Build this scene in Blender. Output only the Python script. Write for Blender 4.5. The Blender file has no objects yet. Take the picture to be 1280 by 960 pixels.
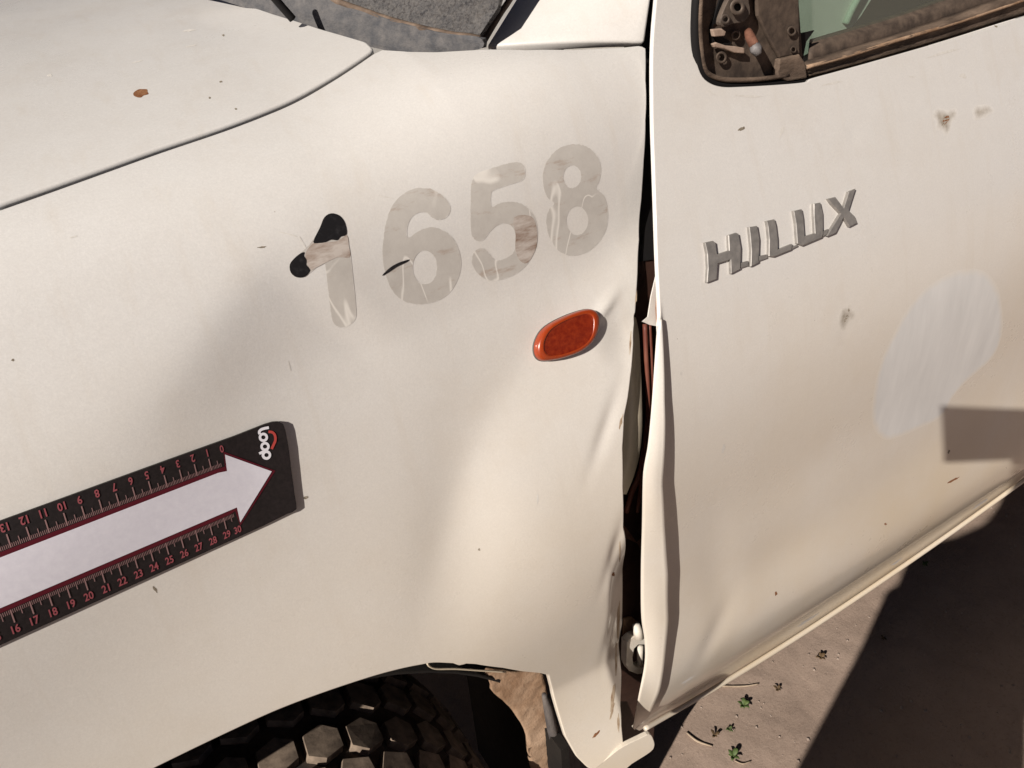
import bpy, bmesh, math, random
import numpy as np
from mathutils import Vector, Matrix
from mathutils.bvhtree import BVHTree
from mathutils.geometry import delaunay_2d_cdt

random.seed(7); np.random.seed(7)
scene = bpy.context.scene
COL = scene.collection

# ------------------------------------------------------------------ camera
# world: x = towards the rear of the truck, y = into the truck (0 = body side), z = up
FPX, CAMD, CAMH = 965.0, 0.48, 1.365
VX = np.array([1960, -760, 965.0]); VX /= np.linalg.norm(VX)
VD = np.array([128, 1554, 965.0]); VD -= VX * VX.dot(VD); VD /= np.linalg.norm(VD)
VZ = -VD; VY = np.cross(VZ, VX)
RIGHT = np.array([VX[0], VY[0], VZ[0]]); DOWN = np.array([VX[1], VY[1], VZ[1]]); FWD = np.array([VX[2], VY[2], VZ[2]])
CAM = np.array([0.0, -CAMD, CAMH])
cam_data = bpy.data.cameras.new('camera'); cam = bpy.data.objects.new('camera', cam_data); COL.objects.link(cam)
cam_data.sensor_width = 36.0; cam_data.lens = 36.0 * FPX / 1280.0
cam_data.clip_start = 0.01; cam_data.clip_end = 500
m = Matrix(((RIGHT[0], -DOWN[0], -FWD[0], CAM[0]), (RIGHT[1], -DOWN[1], -FWD[1], CAM[1]), (RIGHT[2], -DOWN[2], -FWD[2], CAM[2]), (0, 0, 0, 1)))
cam.matrix_world = m
scene.camera = cam

# ------------------------------------------------------------------ world, sun, exposure
SUN = np.array([0.7794, 0.3350, -0.5294]); SUN /= np.linalg.norm(SUN)      # direction the light travels
w = bpy.data.worlds.new('World'); scene.world = w; w.use_nodes = True
nt = w.node_tree; nt.nodes.clear()
sky = nt.nodes.new('ShaderNodeTexSky'); sky.sky_type = 'NISHITA'; sky.sun_disc = False
sky.sun_elevation = math.asin(-SUN[2]); sky.sun_rotation = math.atan2(-SUN[0], -SUN[1])
sky.dust_density = 0.5; sky.air_density = 0.12; sky.ozone_density = 1.0
bg = nt.nodes.new('ShaderNodeBackground'); bg.inputs['Strength'].default_value = 0.05
wo = nt.nodes.new('ShaderNodeOutputWorld')
nt.links.new(sky.outputs[0], bg.inputs[0]); nt.links.new(bg.outputs[0], wo.inputs[0])
sd = bpy.data.lights.new('sun', 'SUN'); sd.energy = 5.0; sd.angle = math.radians(0.5); sd.color = (1.0, 0.935, 0.86)
so = bpy.data.objects.new('sun', sd); COL.objects.link(so)
so.rotation_euler = Vector(SUN).to_track_quat('-Z', 'Y').to_euler(); so.location = (-3, -2, 4)
scene.view_settings.view_transform = 'Standard'; scene.view_settings.look = 'None'
scene.view_settings.exposure = 0.14; scene.view_settings.gamma = 1.0
scene.view_settings.use_curve_mapping = False
scene.render.engine = 'CYCLES'

# ------------------------------------------------------------------ node helpers and materials
def mat_new(name):
    mt = bpy.data.materials.new(name); mt.use_nodes = True
    t = mt.node_tree; b = t.nodes['Principled BSDF']
    return mt, t, b
def nd(t, typ, **kw):
    n = t.nodes.new(typ)
    for k, v in kw.items(): setattr(n, k, v)
    return n
def noise(t, scale, detail=4, rough=0.6, vec=None, dist=0.0):
    n = nd(t, 'ShaderNodeTexNoise'); n.inputs['Scale'].default_value = scale
    n.inputs['Detail'].default_value = detail; n.inputs['Roughness'].default_value = rough
    n.inputs['Distortion'].default_value = dist
    if vec is not None: t.links.new(vec, n.inputs['Vector'])
    return n.outputs['Fac']
def ramp(t, fac, stops):
    n = nd(t, 'ShaderNodeValToRGB'); e = n.color_ramp.elements
    while len(e) < len(stops): e.new(0.5)
    for el, (p, c) in zip(e, stops):
        el.position = p; el.color = (c, c, c, 1) if isinstance(c, (int, float)) else (*c, 1)
    t.links.new(fac, n.inputs['Fac']); return n.outputs['Color']
def mixc(t, fac, a, b, mode='MIX'):
    n = nd(t, 'ShaderNodeMix', data_type='RGBA', blend_type=mode)
    for sock, v in ((n.inputs[0], fac), (n.inputs[6], a), (n.inputs[7], b)):
        if hasattr(v, 'links'): t.links.new(v, sock)
        elif isinstance(v, (int, float)): sock.default_value = v
        else: sock.default_value = (*v, 1)
    return n.outputs[2]
def texco(t, scale=(1, 1, 1), rot=(0, 0, 0), kind='Object'):
    c = nd(t, 'ShaderNodeTexCoord'); mp = nd(t, 'ShaderNodeMapping')
    mp.inputs['Scale'].default_value = scale; mp.inputs['Rotation'].default_value = rot
    t.links.new(c.outputs[kind], mp.inputs['Vector']); return mp.outputs['Vector']
def bump(t, b, h, strength=0.3, dist=0.002):
    n = nd(t, 'ShaderNodeBump'); n.inputs['Strength'].default_value = strength; n.inputs['Distance'].default_value = dist
    t.links.new(h, n.inputs['Height']); t.links.new(n.outputs[0], b.inputs['Normal'])

def paint_color(t, v, base):
    c = mixc(t, ramp(t, noise(t, 2.2, 5, 0.6, v), [(0.35, 0.0), (0.7, 1.0)]), base, tuple(x * y for x, y in zip(base, (0.965, 0.95, 0.925))))
    # chalky grain of old paint
    c = mixc(t, ramp(t, noise(t, 620, 3, 0.75, v), [(0.3, 0.0), (0.75, 0.42)]), c, tuple(x * 0.70 for x in base))
    c = mixc(t, ramp(t, noise(t, 42, 5, 0.75, v), [(0.35, 0.0), (0.8, 0.24)]), c, tuple(x * y for x, y in zip(base, (0.80, 0.77, 0.74))))
    c = mixc(t, ramp(t, noise(t, 330, 2, 0.6, v), [(0.35, 0.0), (0.7, 0.22)]), c, tuple(x * 0.78 for x in base))
    # light dust film
    c = mixc(t, ramp(t, noise(t, 9, 7, 0.7, v), [(0.52, 0.0), (0.80, 0.22)]), c, (0.55, 0.46, 0.36))
    # tan for road dust and reflected soil colour, painted on the lower panels
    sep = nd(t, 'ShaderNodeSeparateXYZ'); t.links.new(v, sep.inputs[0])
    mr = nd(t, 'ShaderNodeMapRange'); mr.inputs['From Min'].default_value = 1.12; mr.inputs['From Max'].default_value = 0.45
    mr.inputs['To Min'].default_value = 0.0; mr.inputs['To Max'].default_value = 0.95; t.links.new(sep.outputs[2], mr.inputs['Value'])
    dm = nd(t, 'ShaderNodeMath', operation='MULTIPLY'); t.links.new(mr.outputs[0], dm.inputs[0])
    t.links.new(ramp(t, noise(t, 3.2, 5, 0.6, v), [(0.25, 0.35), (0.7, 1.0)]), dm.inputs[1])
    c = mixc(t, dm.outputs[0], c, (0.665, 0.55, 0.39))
    # faint run-off streaks
    c = mixc(t, ramp(t, noise(t, 1.0, 4, 0.6, texco(t, (55, 20, 2.2))), [(0.55, 0.0), (0.8, 0.30)]), c, tuple(x * y for x, y in zip(base, (0.80, 0.74, 0.66))))
    # fine dark specks
    vo = nd(t, 'ShaderNodeTexVoronoi'); vo.inputs['Scale'].default_value = 55; vo.inputs['Randomness'].default_value = 1.0
    t.links.new(v, vo.inputs['Vector'])
    sp = ramp(t, vo.outputs['Distance'], [(0.0, 1.0), (0.045, 0.0)])
    sel = ramp(t, noise(t, 12, 2, 0.5, v), [(0.60, 0.0), (0.66, 0.75)])
    sm = nd(t, 'ShaderNodeMath', operation='MULTIPLY'); t.links.new(sp, sm.inputs[0]); t.links.new(sel, sm.inputs[1])
    c = mixc(t, sm.outputs[0], c, (0.16, 0.10, 0.06))
    return c
def make_paint(name, base, rough=0.36):
    mt, t, b = mat_new(name); v = texco(t)
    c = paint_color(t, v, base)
    t.links.new(c, b.inputs['Base Color'])
    t.links.new(ramp(t, noise(t, 6, 6, 0.7, v), [(0.3, rough - 0.05), (0.75, rough + 0.14)]), b.inputs['Roughness'])
    b.inputs['Specular IOR Level'].default_value = 0.42
    b.inputs['Coat Weight'].default_value = 0.45; b.inputs['Coat Roughness'].default_value = 0.14
    bump(t, b, noise(t, 420, 3, 0.6, v), 0.10, 0.0006)
    return mt
PAINT_BASE = (0.79, 0.765, 0.735)
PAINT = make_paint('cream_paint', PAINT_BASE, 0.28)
PAINT_OLD = make_paint('inner_paint', (0.62, 0.55, 0.43), 0.5)

def make_rough(name, a, bcol, scale=20, rough=0.85, bstr=0.5, bdist=0.003, stretch=(1, 1, 1), spec=0.3, lo=0.35, hi=0.7):
    mt, t, b = mat_new(name); v = texco(t, stretch)
    c = mixc(t, ramp(t, noise(t, scale, 6, 0.65, v), [(lo, 0.0), (hi, 1.0)]), a, bcol)
    t.links.new(c, b.inputs['Base Color']); b.inputs['Roughness'].default_value = rough
    b.inputs['Specular IOR Level'].default_value = spec
    bump(t, b, noise(t, scale * 4, 5, 0.7, v), bstr, bdist)
    return mt
def make_plain(name, col, rough=0.6, spec=0.4, metal=0.0):
    mt, t, b = mat_new(name); b.inputs['Base Color'].default_value = (*col, 1)
    b.inputs['Roughness'].default_value = rough; b.inputs['Specular IOR Level'].default_value = spec
    b.inputs['Metallic'].default_value = metal
    return mt
UNDER = make_rough('underbody_black', (0.006, 0.005, 0.0045), (0.018, 0.014, 0.011), 8)
DARKRED = make_rough('primer_dark', (0.13, 0.036, 0.024), (0.22, 0.085, 0.055), 14, 0.5, 0.3, 0.001)
RUBBER = make_rough('tyre_rubber', (0.035, 0.028, 0.024), (0.14, 0.10, 0.075), 22, 0.8, 0.35, 0.001)
TREAD = make_rough('tread_rubber', (0.13, 0.098, 0.074), (0.36, 0.275, 0.205), 46, 0.85, 0.4, 0.001)
DUSTSEAL = make_rough('dusty_seal', (0.075, 0.052, 0.038), (0.23, 0.165, 0.12), 60, 0.8, 0.7, 0.002, (0.35, 1, 1))
DUSTDARK = make_rough('dusty_dark_plastic', (0.055, 0.040, 0.031), (0.145, 0.105, 0.078), 60, 0.8, 0.4, 0.001)
# films
BLACKGAP = make_plain('black_rubber_and_gap_shade', (0.010, 0.009, 0.009), 0.7, 0.2)  # real rubber, and the painted shade inside the panel gaps
COWL = make_rough('grey_cowl_plastic', (0.075, 0.076, 0.082), (0.155, 0.145, 0.14), 90, 0.75, 0.6, 0.002, (0.5, 1, 1))
BRACKET = make_rough('bracket_metal', (0.07, 0.055, 0.045), (0.15, 0.115, 0.09), 60, 0.6, 0.3, 0.001)
CONNECT = make_rough('connector_plastic', (0.34, 0.24, 0.18), (0.5, 0.38, 0.30), 90, 0.7, 0.3, 0.0005)
RUSTY = make_rough('rusty_bolt', (0.10, 0.04, 0.024), (0.22, 0.10, 0.065), 120, 0.8, 0.5, 0.0008)
ALU = make_rough('bare_aluminium', (0.13, 0.12, 0.12), (0.25, 0.235, 0.23), 160, 0.45, 0.5, 0.0006)
LINER = make_rough('dusty_liner', (0.25, 0.15, 0.088), (0.47, 0.325, 0.22), 22, 0.9, 0.7, 0.003)
LINERDARK = make_rough('torn_rubber_edge', (0.045, 0.042, 0.045), (0.20, 0.17, 0.15), 40, 0.8, 0.6, 0.002, (1, 1, 0.3))
BADGE = make_rough('badge_silver', (0.23, 0.215, 0.20), (0.34, 0.315, 0.29), 120, 0.48, 0.15, 0.0004, spec=0.6)
BADGE.node_tree.nodes['Principled BSDF'].inputs['Metallic'].default_value = 0.3
RULER_BLACK = make_rough('ruler_black', (0.012, 0.009, 0.009), (0.022, 0.016, 0.016), 300, 0.55, 0.1, 0.0003)
RULER_WHITE = make_rough('ruler_white', (0.68, 0.655, 0.715), (0.74, 0.715, 0.77), 200, 0.5, 0.05, 0.0002)
RULER_RED = make_plain('ruler_dark_red', (0.09, 0.004, 0.012), 0.5)
RULER_PINK = make_plain('ruler_pink', (0.31, 0.075, 0.088), 0.5)
RULER_TICK = make_plain('ruler_tick', (0.30, 0.17, 0.165), 0.5)
RULER_LOGO = make_plain('ruler_logo_white', (0.78, 0.76, 0.80), 0.5)
RULER_LOGORED = make_plain('ruler_logo_red', (0.45, 0.06, 0.05), 0.5)
RUBGREY = make_plain('ruler_edge_grey', (0.05, 0.05, 0.055), 0.7)
VINYL = make_rough('black_vinyl', (0.012, 0.011, 0.012), (0.04, 0.038, 0.04), 160, 0.5, 0.2, 0.0004, lo=0.5, hi=0.8)
RUSTCHIP = make_rough('rust_chip', (0.16, 0.055, 0.02), (0.34, 0.17, 0.08), 240, 0.9, 0.5, 0.0005)
CHIPGREY = make_rough('grey_chip', (0.13, 0.105, 0.075), (0.42, 0.36, 0.28), 320, 0.9, 0.3, 0.0003)
SCUFF = make_rough('scuff', (0.60, 0.565, 0.515), (0.72, 0.685, 0.64), 240, 0.7, 0.2, 0.0002)
TWIG = make_rough('dry_twig', (0.32, 0.24, 0.17), (0.48, 0.38, 0.28), 60)
LEAF = make_rough('weed_leaf', (0.05, 0.08, 0.022), (0.12, 0.165, 0.055), 60, 0.6, 0.2, 0.001)
LEAFDRY = make_rough('dry_leaf', (0.07, 0.045, 0.022), (0.16, 0.10, 0.05), 60, 0.8, 0.2, 0.001)
SKIN = make_plain('skin', (0.30, 0.17, 0.11), 0.5)
SHIRT = make_rough('shirt_cloth', (0.05, 0.055, 0.07), (0.08, 0.085, 0.10), 60)
TROUSER = make_rough('trouser_cloth', (0.03, 0.035, 0.05), (0.05, 0.055, 0.07), 60)
PHONE = make_plain('phone_black', (0.01, 0.01, 0.012), 0.3)

def make_ghost():
    """film left on the paint by peeled number stickers"""
    mt, t, b = mat_new('sticker_residue'); v = texco(t)
    c = mixc(t, ramp(t, noise(t, 60, 6, 0.7, v), [(0.3, 0.0), (0.75, 1.0)]), (0.50, 0.465, 0.425), (0.58, 0.545, 0.50))
    v2 = texco(t, (14, 30, 60))
    c = mixc(t, ramp(t, noise(t, 1.6, 6, 0.75, v2), [(0.56, 0.0), (0.74, 0.8)]), c, (0.34, 0.225, 0.155))
    # hairline tears showing the paint
    edge = ramp(t, noise(t, 11, 1.5, 0.5, texco(t, (2.2, 1, 0.8), (0, 0.6, 0)), 0.6), [(0.485, 0.0), (0.498, 1.0), (0.502, 1.0), (0.515, 0.0)])
    sel = ramp(t, noise(t, 20, 2, 0.5, v), [(0.44, 0.0), (0.52, 0.9)])
    mm = nd(t, 'ShaderNodeMath', operation='MULTIPLY'); t.links.new(edge, mm.inputs[0]); t.links.new(sel, mm.inputs[1])
    c = mixc(t, mm.outputs[0], c, (0.80, 0.76, 0.70))
    t.links.new(c, b.inputs['Base Color']); b.inputs['Roughness'].default_value = 0.5
    bump(t, b, noise(t, 300, 4, 0.6, v), 0.2, 0.0004)
    return mt
def ragged(mt, width, nscale, namp):
    """worn-away rim: the film thins out towards its outline"""
    t = mt.node_tree; b = t.nodes['Principled BSDF']
    at = nd(t, 'ShaderNodeAttribute'); at.attribute_name = 'edge'
    nz = noise(t, nscale, 5, 0.7, texco(t))
    m1 = nd(t, 'ShaderNodeMath', operation='MULTIPLY_ADD'); t.links.new(nz, m1.inputs[0]); m1.inputs[1].default_value = -namp; t.links.new(at.outputs['Fac'], m1.inputs[2])
    mr = nd(t, 'ShaderNodeMapRange'); mr.inputs['From Min'].default_value = -namp * 0.5 - 1e-5; mr.inputs['From Max'].default_value = -namp * 0.5 + width
    t.links.new(m1.outputs[0], mr.inputs['Value'])
    old = b.inputs['Base Color'].links[0].from_socket
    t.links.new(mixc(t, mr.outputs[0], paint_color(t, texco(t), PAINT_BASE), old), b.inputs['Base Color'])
    return mt
GHOST = ragged(make_ghost(), 0.0008, 160, 0.0030)
GHOSTDIRT = make_rough('dirty_glue', (0.24, 0.155, 0.11), (0.56, 0.50, 0.45), 90, 0.8, 0.3, 0.0004, (0.4, 1, 1.4), lo=0.3, hi=0.62)
PATCH = make_rough('bluish_patch', (0.63, 0.618, 0.602), (0.735, 0.72, 0.70), 9, 0.42, 0.1, 0.0004, (3, 1, 0.6))
ragged(PATCH, 0.010, 40, 0.012)
SMUDGE = ragged(make_rough('grey_smudge', (0.30, 0.26, 0.21), (0.52, 0.47, 0.41), 180, 0.8, 0.2, 0.0002), 0.009, 120, 0.006)
ORANGE, _t, _b = mat_new('orange_lens')
_v = texco(_t)
_t.links.new(mixc(_t, ramp(_t, noise(_t, 60, 5, 0.7, _v), [(0.4, 0.0), (0.75, 1.0)]), (0.34, 0.042, 0.006), (0.26, 0.040, 0.010)), _b.inputs['Base Color'])
_b.inputs['Roughness'].default_value = 0.28; _b.inputs['Coat Weight'].default_value = 0.3; _b.inputs['Subsurface Weight'].default_value = 0.15
_b.inputs['Subsurface Radius'].default_value = (0.01, 0.003, 0.001); _b.inputs['Subsurface Scale'].default_value = 0.5
bump(_t, _b, noise(_t, 260, 3, 0.6, _v), 0.15, 0.0004)
GLASS = bpy.data.materials.new('dusty_glass'); GLASS.use_nodes = True; _t = GLASS.node_tree; _t.nodes.clear()
_tr = nd(_t, 'ShaderNodeBsdfTransparent'); _tr.inputs[0].default_value = (0.80, 0.90, 0.84, 1)
_gl = nd(_t, 'ShaderNodeBsdfGlossy'); _gl.inputs['Roughness'].default_value = 0.05
_df = nd(_t, 'ShaderNodeBsdfDiffuse'); _df.inputs[0].default_value = (0.42, 0.40, 0.36, 1)
_m1 = nd(_t, 'ShaderNodeMixShader'); _m2 = nd(_t, 'ShaderNodeMixShader'); _m1.inputs[0].default_value = 0.08
_t.links.new(_tr.outputs[0], _m1.inputs[1]); _t.links.new(_gl.outputs[0], _m1.inputs[2])
_m2.inputs[0].default_value = 0.12; _t.links.new(_m1.outputs[0], _m2.inputs[1]); _t.links.new(_df.outputs[0], _m2.inputs[2])
_o = nd(_t, 'ShaderNodeOutputMaterial'); _t.links.new(_m2.outputs[0], _o.inputs[0])
DIRTGLASS, _t, _b = mat_new('mud_spattered_glass'); _v = texco(_t, (1, 1, 1))
_f = mixc(_t, ramp(_t, noise(_t, 34, 5, 0.7, _v, 0.8), [(0.35, 0.0), (0.65, 1.0)]), ramp(_t, noise(_t, 330, 3, 0.7, texco(_t, (0.6, 1, 1.6)), 0.6), [(0.47, 0.0), (0.62, 0.75)]), ramp(_t, noise(_t, 300, 3, 0.7, _v, 0.6), [(0.35, 0.35), (0.6, 1.0)]))
_t.links.new(mixc(_t, _f, (0.035, 0.034, 0.036), (0.115, 0.105, 0.097)), _b.inputs['Base Color'])
_t.links.new(ramp(_t, noise(_t, 260, 4, 0.7, _v, 0.6), [(0.42, 0.15), (0.6, 0.9)]), _b.inputs['Roughness'])
PALEGREEN = make_rough('pale_green', (0.46, 0.50, 0.43), (0.57, 0.60, 0.53), 6, 0.8, 0.2, 0.002)

GROUND, _t, _b = mat_new('sandy_soil'); _v = texco(_t)
_c = mixc(_t, ramp(_t, noise(_t, 5, 7, 0.65, _v), [(0.3, 0.0), (0.72, 1.0)]), (0.295, 0.218, 0.170), (0.39, 0.295, 0.236))
_c = mixc(_t, ramp(_t, noise(_t, 140, 3, 0.7, _v), [(0.55, 0.0), (0.8, 0.5)]), _c, (0.12, 0.085, 0.065))
_c = mixc(_t, ramp(_t, noise(_t, 420, 2, 0.7, _v), [(0.6, 0.0), (0.75, 0.4)]), _c, (0.42, 0.35, 0.29))
_t.links.new(_c, _b.inputs['Base Color']); _b.inputs['Roughness'].default_value = 0.95; _b.inputs['Specular IOR Level'].default_value = 0.15
bump(_t, _b, noise(_t, 150, 8, 0.75, _v), 0.45, 0.004)

# ------------------------------------------------------------------ object helpers
def empty(name, loc=(0, 0, 0)):
    o = bpy.data.objects.new(name, None); COL.objects.link(o); o.location = loc; o.empty_display_size = 0.1
    return o
def tag(o, label=None, cat=None, group=None, kind=None):
    for k, v in (('label', label), ('category', cat), ('group', group), ('kind', kind)):
        if v: o[k] = v
    return o
ROOTLOC = {}
def root_loc(p):
    l = Vector((0, 0, 0))
    while p is not None: l += p.location; p = p.parent
    return l
def link(name, me, mat, parent=None):
    o = bpy.data.objects.new(name, me); COL.objects.link(o)
    if mat is not None and not me.materials:
        me.materials.append(mat)
    if parent is not None:
        o.parent = parent; o.location = -root_loc(parent)
    return o
def mesh_from(name, verts, faces, mat, parent=None, normals=None, smooth=True):
    me = bpy.data.meshes.new(name)
    me.from_pydata([tuple(map(float, v)) for v in verts], [], [tuple(int(i) for i in f) for f in faces])
    me.update()
    if smooth:
        me.polygons.foreach_set('use_smooth', [True] * len(me.polygons))
    if normals is not None:
        me.normals_split_custom_set_from_vertices([tuple(map(float, n)) for n in normals])
    return link(name, me, mat, parent)

def cat_closed(pts, n=6, closed=True):
    """Catmull-Rom smoothing of a 2-d or 3-d polyline"""
    P = [np.array(p, float) for p in pts]; L = len(P); out = []
    rng = range(L) if closed else range(L - 1)
    for i in rng:
        if closed: p0, p1, p2, p3 = P[i - 1], P[i], P[(i + 1) % L], P[(i + 2) % L]
        else: p0, p1, p2, p3 = P[max(i - 1, 0)], P[i], P[i + 1], P[min(i + 2, L - 1)]
        for k in range(n):
            t = k / n
            out.append(0.5 * ((2 * p1) + (-p0 + p2) * t + (2 * p0 - 5 * p1 + 4 * p2 - p3) * t * t + (-p0 + 3 * p1 - 3 * p2 + p3) * t ** 3))
    if not closed: out.append(P[-1])
    return np.array(out)
def resample(P, step=None, n=None, closed=False):
    P = np.asarray(P, float)
    if closed: P = np.vstack([P, P[:1]])
    d = np.linalg.norm(np.diff(P, axis=0), axis=1); s = np.concatenate([[0], np.cumsum(d)])
    keep = np.concatenate([[True], d > 1e-9]); P = P[keep]; s = s[keep]
    if n is None: n = max(3, int(round(s[-1] / step)) + (0 if closed else 1))
    q = np.linspace(0, s[-1], n, endpoint=not closed)
    return np.stack([np.interp(q, s, P[:, i]) for i in range(P.shape[1])], 1)

def ray(u, v):
    d = (u - 640.0) * RIGHT + (v - 480.0) * DOWN + FPX * FWD
    return d
def at_y(u, v, y):
    d = ray(u, v); return CAM + d * ((y + CAMD) / d[1])
def at_z(u, v, z):
    d = ray(u, v); return CAM + d * ((z - CAMH) / d[2])
def project(P):
    q = P - CAM; c = np.stack([q @ RIGHT, q @ DOWN, q @ FWD], -1)
    return np.stack([640 + FPX * c[..., 0] / c[..., 2], 480 + FPX * c[..., 1] / c[..., 2]], -1)

class Surf:
    def __init__(self, pos, xr, sr, step=0.008):
        self.pos = pos
        xs = np.arange(xr[0], xr[1] + step, step); ss = np.arange(sr[0], sr[1] + step, step)
        X, S = np.meshgrid(xs, ss, indexing='ij'); self.ss = ss; self.ns = len(ss); self.X = X; self.S = S
        V = pos(X.ravel(), S.ravel()); ns = len(ss); F = []
        for i in range(len(xs) - 1):
            for j in range(ns - 1):
                a = i * ns + j; F.append((a, a + ns, a + ns + 1, a + 1))
        self.cells = F; self.bvh = BVHTree.FromPolygons([Vector(v) for v in V], F)
        self.V = V
    def N(self, x, s, e=0.0015):
        a = self.pos(x + e, s) - self.pos(x - e, s); b = self.pos(x, s + e) - self.pos(x, s - e)
        n = np.cross(a, b); n /= np.linalg.norm(n, axis=-1, keepdims=True)
        flip = np.where(((self.pos(x, s) - CAM) * n).sum(-1) > 0, -1.0, 1.0)[..., None] if False else 1.0
        return n * flip
    def off(self, x, s, o):
        return self.pos(x, s) + self.N(x, s) * (o if np.isscalar(o) else np.asarray(o)[:, None])
    def hit(self, px, off=0.0):
        """pixels -> surface parameters (x, s) of the points seen there on the surface raised by off"""
        px = np.asarray(px, float).reshape(-1, 2); x = np.zeros(len(px)); s = np.zeros(len(px))
        for i, (u, v) in enumerate(px):
            d = Vector(ray(u, v)).normalized(); loc, nn, idx, dist = self.bvh.ray_cast(Vector(CAM), d)
            if loc is None: raise RuntimeError('no surface at pixel %s %s' % (u, v))
            c = self.cells[idx]; pc = self.V[list(c)]
            dd = 1.0 / (np.linalg.norm(pc - np.array(loc), axis=1) + 1e-6); dd /= dd.sum()
            x[i] = loc.x; s[i] = (self.S.ravel()[list(c)] * dd).sum()
        for it in range(5):
            p = project(self.off(x, s, off)); e = 5e-4
            jx = (project(self.off(x + e, s, off)) - p) / e; js = (project(self.off(x, s + e, off)) - p) / e
            r = px - p; det = jx[:, 0] * js[:, 1] - jx[:, 1] * js[:, 0]
            det = np.where(np.abs(det) < 1e-3, 1e-3, det)
            dx = np.clip((r[:, 0] * js[:, 1] - r[:, 1] * js[:, 0]) / det, -0.01, 0.01)
            ds = np.clip((jx[:, 0] * r[:, 1] - jx[:, 1] * r[:, 0]) / det, -0.01, 0.01)
            x = x + dx; s = s + ds
        return np.stack([x, s], 1)
    def at(self, px, off=0.0):
        q = self.hit(px, off); return self.off(q[:, 0], q[:, 1], off)

def inside(poly, pts):
    x, y = pts[:, 0], pts[:, 1]; c = np.zeros(len(pts), bool); n = len(poly)
    for i in range(n):
        x0, y0 = poly[i]; x1, y1 = poly[(i + 1) % n]
        if y0 == y1: continue
        c ^= ((y0 > y) != (y1 > y)) & (x < (x1 - x0) * (y - y0) / (y1 - y0) + x0)
    return c
def near_poly(poly, pts, d):
    """True where a point is at least d from the dense outline"""
    cell = {}
    for p in poly: cell.setdefault((int(p[0] // d), int(p[1] // d)), []).append(p)
    ok = np.ones(len(pts), bool)
    for k, p in enumerate(pts):
        ci, cj = int(p[0] // d), int(p[1] // d)
        for a in (-1, 0, 1):
            for b in (-1, 0, 1):
                for q in cell.get((ci + a, cj + b), ()):
                    if (p[0] - q[0]) ** 2 + (p[1] - q[1]) ** 2 < d * d: ok[k] = False; break
                if not ok[k]: break
            if not ok[k]: break
    return ok
def cdt(outlines, interior=()):
    pts, edges = [], []
    for o in outlines:
        b = len(pts); n = len(o)
        pts += [Vector((float(p[0]), float(p[1]))) for p in o]
        edges += [(b + i, b + (i + 1) % n) for i in range(n)]
    pts += [Vector((float(p[0]), float(p[1]))) for p in interior]
    r = delaunay_2d_cdt(pts, edges, [], 2, 1e-7)
    vs = np.array([(v.x, v.y) for v in r[0]]); cen = np.array([vs[list(f)].mean(0) for f in r[2]]); par = np.zeros(len(cen), bool)
    for o in outlines: par ^= inside(np.asarray(o, float), cen)
    return vs, [f for f, k in zip(r[2], par) if k], r[3]
def orient(poly):
    a = 0
    for i in range(len(poly)): a += poly[i - 1][0] * poly[i][1] - poly[i][0] * poly[i - 1][1]
    return poly if a > 0 else poly[::-1]

def panel(name, surf, outline, mat, parent, spacing=0.007, fl=0.012, r=0.0022, extra=None, ostep=0.004):
    """pressed-metal panel cut from a surface, with a rolled edge and a turned-in flange"""
    out = resample(outline, ostep, closed=True); out = orient(out)
    lo, hi = out.min(0), out.max(0)
    gx, gs = np.meshgrid(np.arange(lo[0], hi[0], spacing), np.arange(lo[1], hi[1], spacing), indexing='ij')
    gs = gs + (np.arange(gx.shape[0]) % 2)[:, None] * spacing * 0.5
    pts = np.stack([gx.ravel(), gs.ravel()], 1)
    if extra is not None:
        keep = np.ones(len(pts), bool)
        for fn, st in extra: keep &= ~fn(pts)
        pts = pts[keep]
        for fn, st in extra:
            ax, as_ = np.meshgrid(np.arange(lo[0], hi[0], st), np.arange(lo[1], hi[1], st * 1.6), indexing='ij')
            q = np.stack([ax.ravel(), as_.ravel()], 1); pts = np.vstack([pts, q[fn(q)]])
    pts = pts[inside(out, pts)]; pts = pts[near_poly(out, pts, ostep * 0.55)]
    vs, faces, ov = cdt([out], pts)
    V = surf.pos(vs[:, 0], vs[:, 1]); NN = surf.N(vs[:, 0], vs[:, 1])
    # outline in order
    idx = {}
    for k, lst in enumerate(ov):
        for q in lst: idx[q] = k
    ring = [idx[i] for i in range(len(out)) if i in idx]
    B = V[ring]; Nb = NN[ring]
    T = np.roll(B, -1, 0) - np.roll(B, 1, 0); T /= np.linalg.norm(T, axis=1, keepdims=True) + 1e-12
    O = np.cross(T, Nb); O /= np.linalg.norm(O, axis=1, keepdims=True) + 1e-12
    cen = V.mean(0)
    # orientation: the face normal tells which way the outline runs
    fa = np.array([f[:3] for f in faces])
    flip = (np.cross(V[fa[:, 1]] - V[fa[:, 0]], V[fa[:, 2]] - V[fa[:, 0]]) * NN[fa[:, 0]]).sum() < 0
    verts = list(V); norms = list(NN); F = [tuple(reversed(f)) if flip else tuple(f) for f in faces]
    if flip: O = -O
    prev = ring; n = len(ring)
    rings = [(r * math.sin(a), r * (1 - math.cos(a)), a) for a in (math.radians(35), math.radians(65), math.radians(90))] + [(r, r + fl, math.pi / 2)]
    for (o_, d_, a) in rings:
        b = len(verts); verts += list(B + O * o_ - Nb * d_); norms += list(Nb * math.cos(a) + O * math.sin(a))
        cur = list(range(b, b + n))
        for i in range(n):
            j = (i + 1) % n
            q = (prev[i], cur[i], cur[j], prev[j])
            F.append(q if not flip else tuple(reversed(q)))
        prev = cur
    return mesh_from(name, verts, F, mat, parent, norms)

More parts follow.
